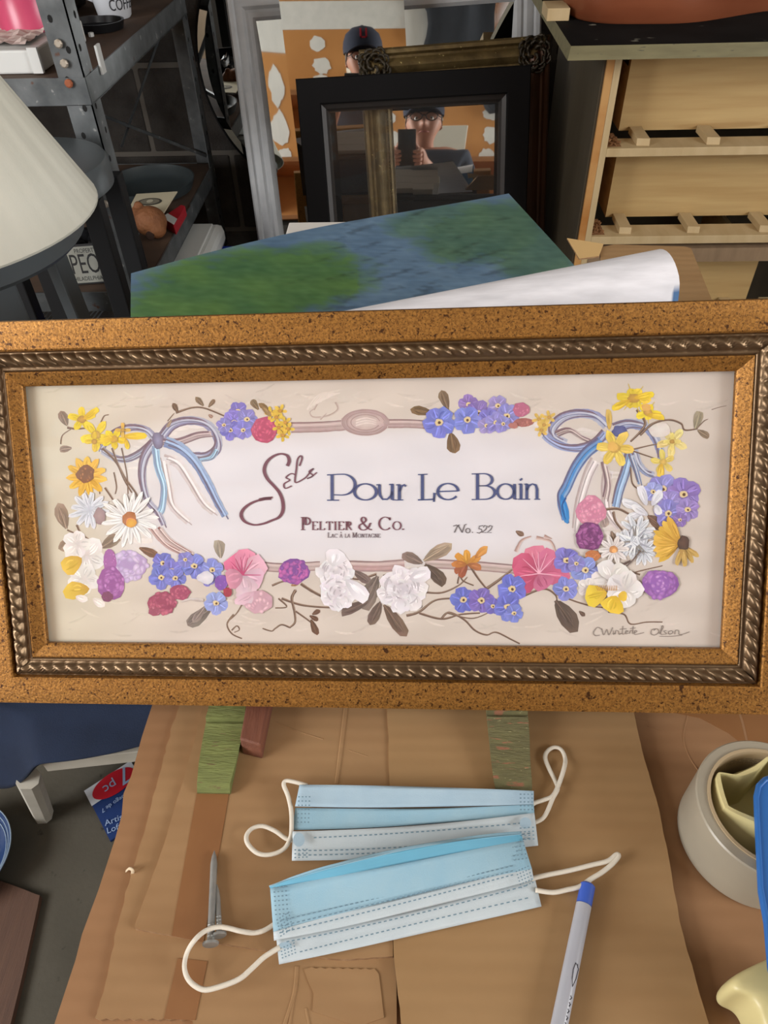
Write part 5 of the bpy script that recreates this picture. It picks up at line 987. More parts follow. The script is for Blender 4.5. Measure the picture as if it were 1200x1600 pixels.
m = MB(); m.lathe([(LR + (rt_ - LR) * k / 12, hs * k / 12 + .004) for k in range(13)], (LX, LY, LZ2 - .004), n=240, wob=pleat); m.build('pleated_cover', m_shade, ls, smooth=True)
m = MB(); m.lathe([(LR - .002, .002), (LR + .0006, .002), (LR - .0058, .0125), (LR - .0075, .0130)], (LX, LY, LZ2 - .004), n=72); m.build('bottom_trim', m_shade, ls, smooth=True)
m = MB(); m.lathe([(rt_ + .008, hs - .012), (rt_ + .004, hs + .008), (rt_ - .004, hs + .008)], (LX, LY, LZ2 - .004), n=48); m.build('top_trim', m_shade, ls, smooth=True)

# ------------------------------------------------------------------ mirrors and frames leaning against the back wall
m_mirror = M('mirror silver', (222, 224, 222), .015, 1.0)
m_mback = M('mirror backing', (60, 48, 38), .9)
def m_paint(name, rgb, rough=.5, **k): return M(name, rgb, rough, **k)
class Lean:
    """a rectangle leaning back: upper corners found on a plane, lower edge on the floor"""
    def __init__(s, tl, tr, n, p0, zb=.428):
        n = nrm(n); s.n = n
        def hit(px): d = ray(*px); return CAMPOS + d * (((p0 - CAMPOS) @ n) / (d @ n))
        s.o = hit(tl); R_ = hit(tr); s.e1 = nrm(R_ - s.o); s.w = np.linalg.norm(R_ - s.o); s.e2 = nrm(np.cross(s.n, s.e1)); s.e2 = s.e2 if s.e2[2] < 0 else -s.e2
        s.h = min((zb - s.o[2]) / s.e2[2], (zb - R_[2]) / s.e2[2])
    def P(s, u, v, h=0): return s.o + s.e1 * u + s.e2 * v + s.n * h
def lean_ring(L, prof, name, mats, parent, auto=.5, sides=(0, 1, 2, 3), mfun=None, part=None):
    m = MB(); C = [(0, 0), (L.w, 0), (L.w, L.h), (0, L.h)]; S = [(1, 1), (-1, 1), (-1, -1), (1, -1)]
    for k in sides:
        b = (k + 1) % 4
        m.grid([[L.P(C[q][0] + S[q][0] * o, C[q][1] + S[q][1] * o, h) for (o, h) in prof] for q in (k, b)], mfun=mfun)
    return m.build(name, mats, parent, auto=auto)
def lean_panel(L, ins, h0, h1, name, mat, parent):
    m = MB(); C = [(ins, ins), (L.w - ins, ins), (L.w - ins, L.h - ins), (ins, L.h - ins)]
    m.prism([L.P(*c, h0) for c in C], [L.P(*c, h1) for c in C]); return m.build(name, mat, parent)
# white framed mirror, rearmost of the leaning ones
nW = np.array([.05, -.954, .295]); LW = Lean((352, -14), (846, -52), nW, Yp(420, 200, 1.80))
m_wfr = M('white painted moulding', (184, 186, 187), .5, noise=(30, .25), rgb2=(168, 170, 172), bump=(60, .2))
tW = thing('white_framed_mirror', 'tall mirror in a white ribbed frame, leaning behind the others', 'mirror', LW.P(LW.w / 2, LW.h, 0))
FW = .062
lean_ring(LW, [(0, -.02), (0, .014), (.004, .018), (.012, .018), (.016, .013), (.022, .017), (.032, .018), (.038, .012), (.044, .016), (.052, .014), (.058, .008), (FW, .004), (FW, -.004)], 'frame', m_wfr, tW)
g0 = [[LW.P(FW - .006 + (LW.w - 2 * FW + .012) * i / 12, FW - .006 + (LW.h - 2 * FW + .012) * j / 60, .001 + .085 * max(0, .35 - FW - LW.h * j / 60) ** 2) for j in range(61)] for i in range(13)]
m = MB(); m.grid(g0); m.build('mirror_glass', m_mirror, tW, smooth=True); lean_panel(LW, .005, -.02, -.0015, 'backing', m_mback, tW)
# round mirror hung on the wall further left
m = MB(); rc = np.array([-.193, YB - .004, .825]); RR = .318
tR = thing('round_mirror', 'frameless round mirror on the block wall beside the white frame', 'mirror', rc - [0, 0, RR])
m.lathe([(0, .011), (RR - .02, .011), (RR - .002, .006), (RR, .004), (RR, 0), (0, 0)], rc, (0, -1, 0), 96); m.build('mirror_glass', m_mirror, tR, auto=.1)
m = MB(); m.lathe([(RR + .0003, .0055), (RR + .004, .0055), (RR + .004, -.001), (RR + .0003, -.001)], rc, (0, -1, 0), 96); m.build('edge_band', m_black, tR, auto=.6)
# frameless mirror, slightly bowed
nF = np.array([.061, -.969, .240]); LF = Lean((434, -16), (629, -34), nF, Yp(530, 215, 1.72))
tF = thing('frameless_mirror', 'plain frameless mirror sheet leaning between the white and the gold frames', 'mirror', LF.P(LF.w / 2, LF.h, 0))
def bow(v): return .010 * (1 - ((v - .25) / .25) ** 2)
g0 = [[LF.P(LF.w * i / 8, LF.h * j / 60, .003 + .006 * max(0, .32 - LF.h * j / 60) ** 2) for j in range(61)] for i in range(9)]
m = MB(); m.grid(g0); m.build('mirror_glass', m_mirror, tF, smooth=True)
m = MB(); m.grid([[p - nrm(nF) * .004 for p in r] for r in g0]); o = m.build('backing', m_mback, tF, smooth=True)
# gold frame
nG = np.array([-.002, -.955, .296]); LG = Lean((561, 79), (859, 55), nG, Yp(715, 215, 1.60))
m_oldgold = M('old gilt moulding', (118, 100, 62), .5, .5, noise=(40, .3), rgb2=(70, 56, 32), bump=(120, .5, .002), specks=[(160, .68, (196, 178, 120))])
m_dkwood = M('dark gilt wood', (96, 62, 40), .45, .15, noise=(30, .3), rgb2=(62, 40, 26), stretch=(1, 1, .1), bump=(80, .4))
m_carve = M('tarnished carving', (66, 58, 44), .5, .4, noise=(70, .3), rgb2=(40, 34, 26), bump=(70, 1.0, .006))
tG = thing('gold_framed_mirror', 'mirror in an ornate tarnished gold frame behind the black frame', 'mirror', LG.P(LG.w / 2, LG.h, 0))
gp = [(0, -.012), (0, .012), (.004, .018), (.010, .020), (.014, .013), (.018, .012), (.024, .018), (.032, .021), (.038, .017), (.043, .010), (.047, .010), (.050, .013), (.054, .011), (.058, .004), (.058, -.002)]
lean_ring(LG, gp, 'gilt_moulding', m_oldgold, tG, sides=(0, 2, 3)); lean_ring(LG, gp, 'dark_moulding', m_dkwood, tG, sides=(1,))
m = MB()                                         # beaded fillet near the sight edge
for a, b in (((.048, .048), (LG.w - .048, .048)), ((.048, .048), (.048, LG.h - .048)), ((LG.w - .048, .048), (LG.w - .048, LG.h - .048))):
    n_ = int(np.linalg.norm(np.array(b) - np.array(a)) / .0055)
    for k in range(n_):
        c_ = np.array(a) + (np.array(b) - np.array(a)) * k / n_
        P0 = LG.P(*c_, .012); m.add([P0 + LG.e1 * .002, P0 + LG.e2 * .002, P0 - LG.e1 * .002, P0 - LG.e2 * .002, P0 + LG.n * .0022], [(0, 1, 4), (1, 2, 4), (2, 3, 4), (3, 0, 4)])
m.build('beading', m_oldgold, tG)
for cu, cv in ((.030, .030), (LG.w - .030, .030)):
    m = MB()
    for k in range(26):
        a = k * 2.4; r_ = .026 * math.sqrt(k / 26); c_ = LG.P(cu + r_ * math.cos(a) * 1.1, cv + r_ * math.sin(a) * 1.1, .016)
        pts = [c_ + (LG.e1 * math.cos(a + q) + LG.e2 * math.sin(a + q)) * .009 * q + LG.n * (.006 * math.sin(q * 1.6) + .003) for q in (0, .5, 1, 1.5, 2)]
        m.tube(pts, [.0032, .003, .0026, .002, .001], 6)
    m.build('corner_ornament', m_carve, tG, smooth=True)
lean_panel(LG, .054, -.002, .0, 'mirror_glass', m_mirror, tG); lean_panel(LG, .004, -.014, -.0025, 'backing', m_mback, tG)
m = MB(); m.box(-.36, .296, 1.12, 1.80, .385, .41); o = thing('low_bench', 'low wooden bench under the leaning mirrors, hidden behind the picture', 'bench', (-.03, 1.46, 0)); m.build('bench_top', m_twood, o)
for x in (-.33, .27):
    for y in (1.16, 1.76): MB().box(x - .02, x + .02, y - .02, y + .02, 0, .385).build('leg', m_twood, o)
# small loose mirror standing in front of the gold frame's glass
LS = Lean((637, 128), (783, 116), np.array([-.002, -.955, .296]), Yp(715, 215, 1.572))
tS = thing('loose_mirror', 'loose mirror pane behind the black frame, showing the face in glasses', 'mirror', LS.P(LS.w / 2, LS.h, 0))
lean_panel(LS, 0, .0, .002, 'mirror_glass', m_mirror, tS); lean_panel(LS, .0, -.002, -.0003, 'backing', m_mback, tS)
# black frame with clear glass, foremost
nB = np.array([.0, -.955, .297]); LB = Lean((463, 124), (829, 102), nB, Yp(650, 215, 1.535))
m_blk = M('matt black frame paint', (17, 16, 17), .7, spec=.12)
m_lip = M('dusty black lip', (38, 34, 32), .45)
tB = thing('glazed_picture', 'wide flat black picture frame with clear glass, foremost of the leaning frames', 'frame', LB.P(LB.w / 2, LB.h, 0))
BW = .046
lean_ring(LB, [(0, -.010), (0, .012), (.002, .014), (BW - .004, .014), (BW - .002, .012), (BW - .002, .004)], 'black_moulding', m_blk, tB)
lean_ring(LB, [(BW - .002, .004), (BW + .006, .001), (BW + .012, -.006), (BW - .002, -.010), (0, -.010)], 'inner_lip', m_lip, tB)
lean_panel(LB, BW + .004, -.0045, -.0030, 'glass_pane', M_pane('dusty clear glass', dust=.008), tB)

# ------------------------------------------------------------------ dresser without drawer fronts, at the right
m_ltwood = M('raw pale wood', (192, 164, 112), .65, noise=(3.4, .16, 4), rgb2=(176, 145, 94), stretch=(1.0, 6, 16), bump=(60, .1), specks=[(2.6, .64, (170, 138, 88))])
m_edge = M('pale rail wood', (198, 176, 136), .7, noise=(5, .3), rgb2=(180, 156, 114), stretch=(10, 2, 2), bump=(90, .15))
m_stile = M('orange stained edge', (196, 150, 92), .6, noise=(4, .12), rgb2=(170, 112, 52), stretch=(2, 2, 3))
m_dside = M('dark brown side panel', (84, 75, 58), .7, noise=(8, .3), rgb2=(68, 60, 45), stretch=(4, 4, 1))
m_inner = M('inner brown wood', (150, 100, 62), .7)
m_topblk = M('worn black top', (24, 24, 24), .85, spec=.1, noise=(9, .1), rgb2=(16, 16, 16), specks=[(26, .70, (120, 118, 108))])
m_topedge = M('worn olive edge', (122, 116, 82), .6, noise=(14, .25), rgb2=(98, 92, 62), stretch=(1, 6, 6), specks=[(50, .67, (60, 58, 48))])
DX0, DX1, DY0, DY1 = .312, 1.16, 1.35, 1.79
dr = thing('dresser', 'dresser at the right showing pale drawer boxes between open rails', 'dresser', ((DX0 + DX1) / 2, 1.57, 0))
m = MB(); m.box(DX0 - .004, DX0, DY0 + .004, DY1, .02, .985); m.build('side_panel', m_dside, dr)
m = MB(); m.box(DX0, DX0 + .013, DY0, DY0 + .06, 0, .985); m.build('stile', m_stile, dr, bevel=.001)
m = MB(); m.box(DX0 + .0132, DX0 + .024, DY0 + .0005, DY0 + .06, 0, .985); m.build('stile_lipping', m_edge, dr)
m = MB(); m.box(DX0 + .020, DX0 + .030, DY0 + .062, DY0 + .10, .02, .97); m.build('inner_cleat', m_inner, dr)
m = MB(); m.box(DX0, DX0 + .018, DY0 + .06, DY1, .02, .985); m.build('side_lining', m_inner, dr)
m = MB(); m.box(DX1 - .024, DX1, DY0, DY1, 0, .985); m.build('side_panel', m_dside, dr)
m = MB(); m.box(DX0, DX1, DY1 - .008, DY1, .02, .985); m.build('back_panel', m_dside, dr)
m = MB(); m.prism([(DX0 - .075, 1.285, .9865), (DX1 + .05, 1.285, .9865), (DX1 + .05, DY1 + .02, .9865), (DX0 - .075, DY1 + .02, .9865)], [(DX0 - .072, 1.288, 1.005), (DX1 + .05, 1.288, 1.005), (DX1 + .05, DY1 + .02, 1.005), (DX0 - .072, DY1 + .02, 1.005)], 0, 1); o = m.build('top', [m_topblk, m_topedge], dr)
xs = DX0 + .024
rails = [(.972, .986), (.824, .838), (.668, .683)]
for k, (za, zb_) in enumerate(rails):
    m = MB(); m.box(xs, DX1 - .024, DY0, DY0 + .052, za, zb_); m.build('front_rail', m_edge, dr, bevel=.0008)
m = MB(); q0, q1 = Yp(1090, 388, DY0 - .0)[2], Yp(1090, 409, DY0)[2]; m.box(xs, DX1 - .024, DY0, DY0 + .03, q1, q0); m.build('rough_rail', M('rough brown rail', (150, 126, 98), .8, noise=(8, .3), rgb2=(122, 100, 76), stretch=(8, 2, 2)), dr)
zt_ = [.838, .683, .505]; zu = [.970, .822, .626]
for k in range(3):
    zf, zc = zt_[k], zu[k]; x0 = Yp(*((988, 87), (963, 247), (1000, 440))[k], 1.43)[0] if k < 2 else .36; x1 = DX1 - .03 if k < 2 else Yp(1185, 410, 1.43)[0]
    t_ = MB(); t_.box(x0, x1, 1.43, 1.442, zf + .004, zc - .006); bx_ = t_.build('drawer_box', m_ltwood, dr)
    for xa in (x0, x1 - .01): MB().box(xa, xa + .01, 1.442, 1.75, zf + .004, zc - .03).build('drawer_side', m_ltwood, bx_)
    if k == 2:
        m = MB(); m.box(xs, DX1 - .024, DY0, DY0 + .052, .490, .505); m.build('front_rail', m_edge, dr)
    for j, pxb in enumerate(((1000, 1108, 1226), (972, 1077, 1188), (1150, 1215))[k]):
        xb = Yp(pxb, (214, 354, 452)[k], 1.385)[0]; m = MB(); m.prism([(xb - .010, DY0 + .012, zf), (xb + .012, DY0 + .010, zf), (xb + .012, 1.429, zf), (xb - .010, 1.429, zf)], [(xb - .010, DY0 + .016, zf + .015), (xb + .012, DY0 + .014, zf + .015), (xb + .012, 1.429, zf + .015), (xb - .010, 1.429, zf + .015)]); m.v = [(x, y, z - (.004 if z > zf + .01 else 0)) for x, y, z in m.v]; m.build('drawer_guide', m_edge, dr, bevel=.0006)
m = MB(); rr = random.Random(6)                   # crumbs of wood left in the corners of the two openings
for zf in (.838, .683):
    for k in range(45):
        c_ = np.array([xs + .001 + rr.random() * .024, DY0 + .012 + rr.random() * .06, zf + .001]); a = rr.random() * 6; s_ = rr.uniform(.0015, .004)
        m.obox(c_ + [0, 0, s_ * .4], (math.cos(a), math.sin(a), 0), (-math.sin(a), math.cos(a), 0), (0, 0, 1), s_, s_ * .5, s_ * .4)
m.add([(xs, DY0 + .008, .8384), (xs + .026, DY0 + .008, .8384), (xs + .026, 1.43, .8384), (xs, 1.43, .8384)], [(0, 1, 2, 3)]); m.add([(xs, DY0 + .008, .6834), (xs + .026, DY0 + .008, .6834), (xs + .026, 1.43, .6834), (xs, 1.43, .6834)], [(0, 1, 2, 3)])
o = m.build('wood_crumbs', M('wood crumbs', (160, 116, 74), .9, noise=(60, .3), rgb2=(116, 78, 50)), dr); o['kind'] = 'stuff'
# instrument body and plank end on the dresser top
DZ = 1.0055
m_var = M('red brown varnish', (136, 80, 54), .25, noise=(5, .3), rgb2=(112, 60, 38), stretch=(1, 1, 5))
P = spline([(.268, 1.60), (.262, 1.50), (.30, 1.435), (.372, 1.418), (.465, 1.424), (.615, 1.50), (.72, 1.49), (.82, 1.45), (.92, 1.50), (.95, 1.60), (.92, 1.70), (.82, 1.75), (.72, 1.72), (.615, 1.71), (.465, 1.775), (.372, 1.78), (.30, 1.74)], 6, closed=True)
gt = thing('wooden_instrument', 'red brown varnished rounded wooden body lying on the dresser top', 'instrument', (.6, 1.6, DZ))
m = MB(); n_ = len(P); cc = np.mean(P, 0)
secs = [(0.985, 0), (1, .004), (1.012, .03), (1.012, .06), (1, .088), (.985, .09)]
m.grid([[tuple(cc + (p - cc) * s_) + (DZ + h,) for s_, h in secs] for p in P], closeu=True); m.build('rim', m_var, gt, smooth=True)
m = MB(); m.add([tuple(cc + (p - cc) * .99) + (DZ + .0905,) for p in P], [tuple(range(n_))]); m.add([tuple(cc + (p - cc) * .985) + (DZ + .0005,) for p in P], [tuple(range(n_))[::-1]]); m.build('face', M('amber soundboard', (186, 128, 70), .3), gt)
m = MB(); a, b, c_ = Yp(834, 6, 1.46), Yp(872, 10, 1.46), Yp(872, 24, 1.46); m.box(.225, .262, 1.455, 1.52, DZ, DZ + .018); tag(m.build('wood_plank', m_edge, bevel=.001), 'short pale plank end on the dresser corner beside the varnished body', 'plank')

# ------------------------------------------------------------------ floor left of the table
m_wst = M('white painted wood', (206, 202, 190), .6, noise=(20, .2), rgb2=(192, 188, 174)); m_cloth = M('dark blue cloth', (30, 44, 70), .95, noise=(14, .3), rgb2=(22, 33, 54), bump=(500, .6, .001))
ft = thing('footstool', 'low white stool under the dark blue cloth left of the table', 'stool', (-.44, .66, 0))
c0, c1 = Zp(50, 1207, .255), Zp(222, 1188, .255); e = nrm((c1 - c0) * [1, 1, 0]); f_ = np.array([-e[1], e[0], 0]); Lr = .34
m = MB(); m.obox(c0 + e * (Lr / 2 + .010) + f_ * .011 + [0, 0, .008], e, f_, (0, 0, 1), Lr / 2 - .010, .009, .014); m.build('rail', m_wst, ft, bevel=.001)
m = MB(); m.obox(c0 + e * Lr / 2 + f_ * .085 + [0, 0, .029], e, f_, (0, 0, 1), Lr / 2 - .014, .066, .0045); m.build('seat', M('stool seat', (118, 96, 70), .7), ft)
for a, b in ((0, 0), (1, 0), (0, 1), (1, 1)):
    t0 = c0 + e * (.016 + a * (Lr - .032)) + f_ * (.026 + b * .09) + [0, 0, .0]; d = e * (-.098 if a == 0 else .055) + f_ * (.032 if b == 0 else .05); bt = np.array([*(t0 + d)[:2], 0])
    if a == 0 and b == 0: t0, bt = Zp(44, 1216, .215), Zp(69, 1274, 0)
    ax = nrm(t0 - bt); uu = nrm(np.cross(ax, f_)); vv = np.cross(ax, uu)
    m = MB(); w0, w1 = .016, .0145
    ch = lambda w: [(w, w * .5), (w * .5, w), (-w * .5, w), (-w, w * .5), (-w, -w * .5), (-w * .5, -w), (w * .5, -w), (w, -w * .5)]
    m.prism([bt + np.array([0, 0, .0]) + uu * x + vv * y - ax * ((uu * x + vv * y) @ [0, 0, 1]) / ax[2] for x, y in ch(w1)], [t0 + uu * x + vv * y for x, y in ch(w0)]); m.build('leg', m_wst, ft)
front = [Zp(x, y, z) for x, y, z in ((-60, 1225, .16), (-25, 1232, .17), (0, 1233, .185), (18, 1232, .195), (36, 1222, .22), (46, 1206, .26), (52, 1198, .302), (62, 1193, .309), (100, 1190, .311), (150, 1182, .312), (190, 1174, .312), (216, 1166, .312), (246, 1161, .312), (275, 1158, .312))]
m = MB(); P = []
for k, p in enumerate(front):
    row = []
    for j in range(15):
        t = j / 14; yb = .645 + .01 * math.sin(k); xb = p[0] * (1 + .08 * t)
        h = p[2] + (.338 - p[2]) * min(1, t * 2.5) + .008 * mnoise.noise(Vector((k * .35, j * .4, 2))) * min(1, t * 4)
        row.append((xb, p[1] + (yb - p[1]) * t, max(.02, h + (.0 if t > 0 else 0))))
    P.append(row)
m.grid(P); o = m.build('blue_cloth', m_cloth, smooth=True); o.modifiers.new('s', 'SUBSURF').render_levels = 2; o.modifiers['s'].levels = 1
so = o.modifiers.new('t', 'SOLIDIFY'); so.thickness = .006; so.offset = -1; tag(o, 'dark blue cloth draped over the low white stool', 'cloth')
# blue and red package
A0, B0, C0 = Zp(133, 1237, .006), Zp(205, 1190, .006), Zp(172, 1314, .006); D0 = B0 + C0 - A0
pk = thing('paint_set_package', 'blue cardboard package with a red seven piece badge on the concrete floor', 'package', (A0 + D0) / 2 * [1, 1, 0])
m = MB(); Q = [A0, B0, D0, C0]; m.prism([p * [1, 1, 0] + [0, 0, .0005] for p in Q], Q); m.build('card', M('package blue', (28, 54, 108), .45), pk)
uA, vA = (B0 - A0), (C0 - A0); pg = lambda u, v, h=.0: A0 + uA * u + vA * v + np.array([0, 0, .0008 + h])
m = MB(); m.add([pg(-.01, -.02), pg(1, -.02), pg(1, .30), pg(-.01, .30)], [(0, 1, 2, 3)]); m.build('white_header', M('package white', (200, 206, 214), .5), pk)
ec = Zp(178, 1224, .007); e1 = nrm(Zp(205, 1207, .007) - Zp(150, 1243, .007)); e2 = np.array([-e1[1], e1[0], 0])
m = MB(); m.add([ec + [0, 0, .0008] + e1 * .040 * math.cos(a) + e2 * .022 * math.sin(a) for a in np.linspace(0, 2 * PI, 33)[:-1]], [tuple(range(32))]); m.build('red_badge', M('badge red', (186, 26, 44), .4), pk)
m = MB(); text_into(m, '7', ec + e1 * .034 + e2 * .017 + [0, 0, .0016], -e1, -e2, .048); text_into(m, 'pc', ec + e1 * .004 + e2 * .006 + [0, 0, .0016], -e1, -e2, .026)
k1 = Zp(196, 1240, .008); text_into(m, 'Juego de 7', k1 + [0, 0, .0008], -e1, -e2, .011)
f1 = nrm(Zp(190, 1277, .007) - Zp(163, 1288, .007)); f2 = np.array([-f1[1], f1[0], 0])
text_into(m, "Artist's", Zp(164, 1291, .0085), f1, f2, .0155); text_into(m, 'Loft', Zp(167, 1303, .0085), f1, f2, .0155)
m.build('lettering', M('package print', (150, 172, 206), .5), pk)
# wood-grain board and striped bowl at the lower left
m_bwd = M('brown wood grain', (96, 68, 52), .7, noise=(7, .3), rgb2=(78, 54, 42), stretch=(14, 1, 1), bump=(50, .3))
P = [Zp(x, y, .012) for x, y in jag([(-20, 1367), (0, 1376), (62, 1399)], 1.2, 6, 4)] + [Zp(x, y, .012) for x, y in ((58, 1420), (36, 1520), (14, 1610), (-40, 1610))]
m = MB(); m.prism([p * [1, 1, 0] + [0, 0, .0] for p in P], P); tag(m.build('wood_board', m_bwd), 'brown wood-grained board on the floor in the lower left corner', 'board')
bc = Zp(-78, 1358, .05); m = MB(); m.lathe([(.04, 0), (.045, .004), (.075, .03), (.088, .052), (.0885, .054), (.086, .054), (.072, .032), (.043, .008), (0, .007)], (bc[0], bc[1] + .02, 0), n=60, caps=False)
bo = m.build('bowl', M('navy glaze', (40, 62, 104), .3), auto=.7); tag(bo, 'navy bowl with pale rim stripes on the floor by the brown board', 'bowl')
m = MB()
for r_, h in ((.0875, .0545), (.081, .0465), (.075, .0385)): m.tube([(bc[0] + r_ * math.cos(a), bc[1] + .02 + r_ * math.sin(a), h) for a in np.linspace(0, 2 * PI, 61)[:-1]], .0011, 5, closed=True)
m.build('rim_stripes', M('pale glaze', (140, 160, 180), .4), bo)

# ------------------------------------------------------------------ behind the viewpoint: what the mirrors show
m_shw = M('plain shelf wood', (176, 120, 72), .6, noise=(5, .3), rgb2=(150, 98, 56), stretch=(1, 8, 8))
ws = thing('wall_shelf', 'wooden wall shelf on the patched drywall carrying the white tub', 'shelf', (.2, -1.19, 1.44))
MB().box(-.75, 1.15, YF + .0035, -1.03, 1.475, 1.50).build('shelf_board', m_shw, ws)
for x in (-.55, .2, .95):
    m = MB(); m.prism([(x, YF + .0035, 1.474), (x, -1.06, 1.474), (x, YF + .0035, 1.26)], [(x + .03, YF + .0035, 1.474), (x + .03, -1.06, 1.474), (x + .03, YF + .0035, 1.26)]); m.build('bracket', m_shw, ws)
cb = thing('added_cabinet', 'low dark grey cabinet added behind the person to darken the mirror reflections', 'cabinet', (-.1, -1.15, 0)); m_cab = M('dark grey cabinet', (64, 60, 56), .6, noise=(6, .3), rgb2=(52, 48, 45))  # cabinet added so the lower parts of the mirrors reflect dark
MB().box(-1.55, 1.35, YF + .0035, -1.0, .02, 1.14).build('body', m_cab, cb, bevel=.003); MB().box(-1.58, 1.38, YF + .0035, -.975, 1.1405, 1.165).build('countertop', m_shw, cb, bevel=.002)
for k in range(5):
    o = MB().box(-1.54 + k * .578, -.972 + k * .578, -.9995, -.982, .06, 1.11).build('door', m_cab, cb, bevel=.002); MB().tube([(-1.02 + k * .578, -.98, .75), (-1.02 + k * .578, -.96, .76), (-1.02 + k * .578, -.96, .86), (-1.02 + k * .578, -.98, .87)], .005, 8).build('handle', m_steel, o, smooth=True)
m_tub = M('white corrugated plastic', (226, 222, 206), .5)
tu = thing('plastic_tub', 'white corrugated plastic tub with black lettering behind the person', 'tub', (.05, -1.15, 1.5005))
m = MB(); m.prism([(.03, -1.27, 1.501), (.27, -1.27, 1.501), (.27, -1.07, 1.501), (.03, -1.07, 1.501)], [(.01, -1.29, 1.66), (.29, -1.29, 1.66), (.29, -1.045, 1.66), (.01, -1.045, 1.66)]); m.build('body', m_tub, tu, bevel=.004)
for k in range(7):
    m = MB(); m.lathe([(.008, 0), (.006, .001), (0, .001)], (.04 + k * .036, -1.0525, 1.634), (0, 1, .15), 10); m.build('punched_hole', M('tub holes', (150, 146, 134), .7), tu)
m = MB(); ty = nrm([0, .157, .988])
text_into(m, 'UNITED STATES', (.262, -1.0665, 1.560), (-1, 0, 0), ty, .034, sx=.85); text_into(m, 'POSTAL SERVICE', (.255, -1.0725, 1.520), (-1, 0, 0), ty, .034, sx=.85)
m.v = [(x, y + .0015, z) for x, y, z in m.v]; m.build('lettering', M('tub print', (40, 40, 44), .6), tu)

jk = thing('dark_coat', 'dark coat hung on the patched drywall, reflected beside the ornate frame top', 'coat', (.88, YF + .05, 1.92))
m = MB(); gj = []
for i in range(25):
    a = i / 24; row = []
    for j in range(25):
        b = j / 24; wv = .012 * math.sin(a * 21 + b * 3) + .02 * mnoise.noise(Vector((a * 5, b * 6, 1)))
        x = .42 + a * .80 + .03 * math.sin(b * 19) * (1 - a) * (1 if a < .3 else .3); z = 2.38 - b * .56 - .06 * abs(a - .5) ** 1.5
        row.append((x, YF + .045 + .07 * max(0, math.sin(PI * a)) ** .5 + wv, z))
    gj.append(row)
m.grid(gj); o = m.build('jacket_body', M('dark jacket cloth', (44, 48, 54), .9, bump=(200, .4)), jk, smooth=True); o.modifiers.new('s', 'SOLIDIFY').thickness = .006
m = MB(); m.tube([(.88, YF + .004, 2.36), (.88, YF + .05, 2.36), (.88, YF + .055, 2.385)], .008, 8); m.build('hook', m_steel, jk)
# ---- the person holding the phone
m_skin = M('skin', (202, 152, 128), .55, noise=(12, .3), rgb2=(188, 132, 108)); m_shirt = M('dark blue grey shirt', (62, 68, 82), .9, noise=(16, .3), rgb2=(48, 53, 66), bump=(300, .3))
m_pants = M('dark trousers', (44, 46, 54), .9); m_cap = M('navy cap cloth', (40, 46, 64), .85, bump=(400, .3)); m_hair = M('grey hair', (120, 112, 104), .8)
HX, HY = .048, -.385
pr_ = thing('person', 'person in navy cap, glasses and dark shirt holding up a phone, reflected in mirrors', 'person', (HX, HY, 0))
up, rt, bk = np.array(_u), np.array(_r), np.array(_b)
PC = CAMPOS - up * .050 + bk * .0115 - rt * .024                                # phone centre, just behind the lens
def skin(name, chains, mat, parent, sub=2):
    vs, es, rs, idx = [], [], [], {}
    for ch in chains:
        prev = None
        for p, r_ in ch:
            key = tuple(round(float(x), 5) for x in p)
            if key not in idx: idx[key] = len(vs); vs.append(key); rs.append(r_)
            if prev is not None and prev != idx[key]: es.append((prev, idx[key]))
            prev = idx[key]
    off = np.array(parent['_wl']); me = bpy.data.meshes.new(name); me.from_pydata([tuple(np.array(v) - off) for v in vs], es, []); me.materials.append(mat)
    o = bpy.data.objects.new(name, me); col.objects.link(o); o.parent = parent; o['_wl'] = parent['_wl']
    sk = o.modifiers.new('skin', 'SKIN'); sk.use_smooth_shade = True
    for i, r_ in enumerate(rs):
        d = me.skin_vertices[0].data[i]; d.radius = r_ if isinstance(r_, tuple) else (r_, r_); d.use_root = i == 0
    s = o.modifiers.new('sub', 'SUBSURF'); s.levels = s.render_levels = sub
    dg = bpy.context.evaluated_depsgraph_get(); dg.update(); m2 = bpy.data.meshes.new_from_object(o.evaluated_get(dg))
    o.modifiers.clear(); o.data = m2
    for p in m2.polygons: p.use_smooth = True
    if not m2.materials: m2.materials.append(mat)
    return o
pel, wai, che, nkb = (HX, HY - .03, .88), (HX, HY - .03, 1.02), (HX, HY - .03, 1.17), (HX, HY - .025, 1.315)
nk2, jaw, fac, sku, top = (HX, HY - .012, 1.345), (HX, HY + .018, 1.385), (HX, HY + .016, 1.435), (HX, HY + .0, 1.485), (HX, HY - .005, 1.535)
chains = [[(pel, (.15, .11)), (wai, (.135, .10)), (che, (.16, .105)), (nkb, (.085, .07)), (nk2, .046), (jaw, (.044, .054)), (fac, (.066, .078)), (sku, (.074, .088)), (top, (.06, .07))],
          [(fac, .07), ((HX, HY + .098, 1.430), .008), ((HX, HY + .104, 1.420), .008)]]
hands = []
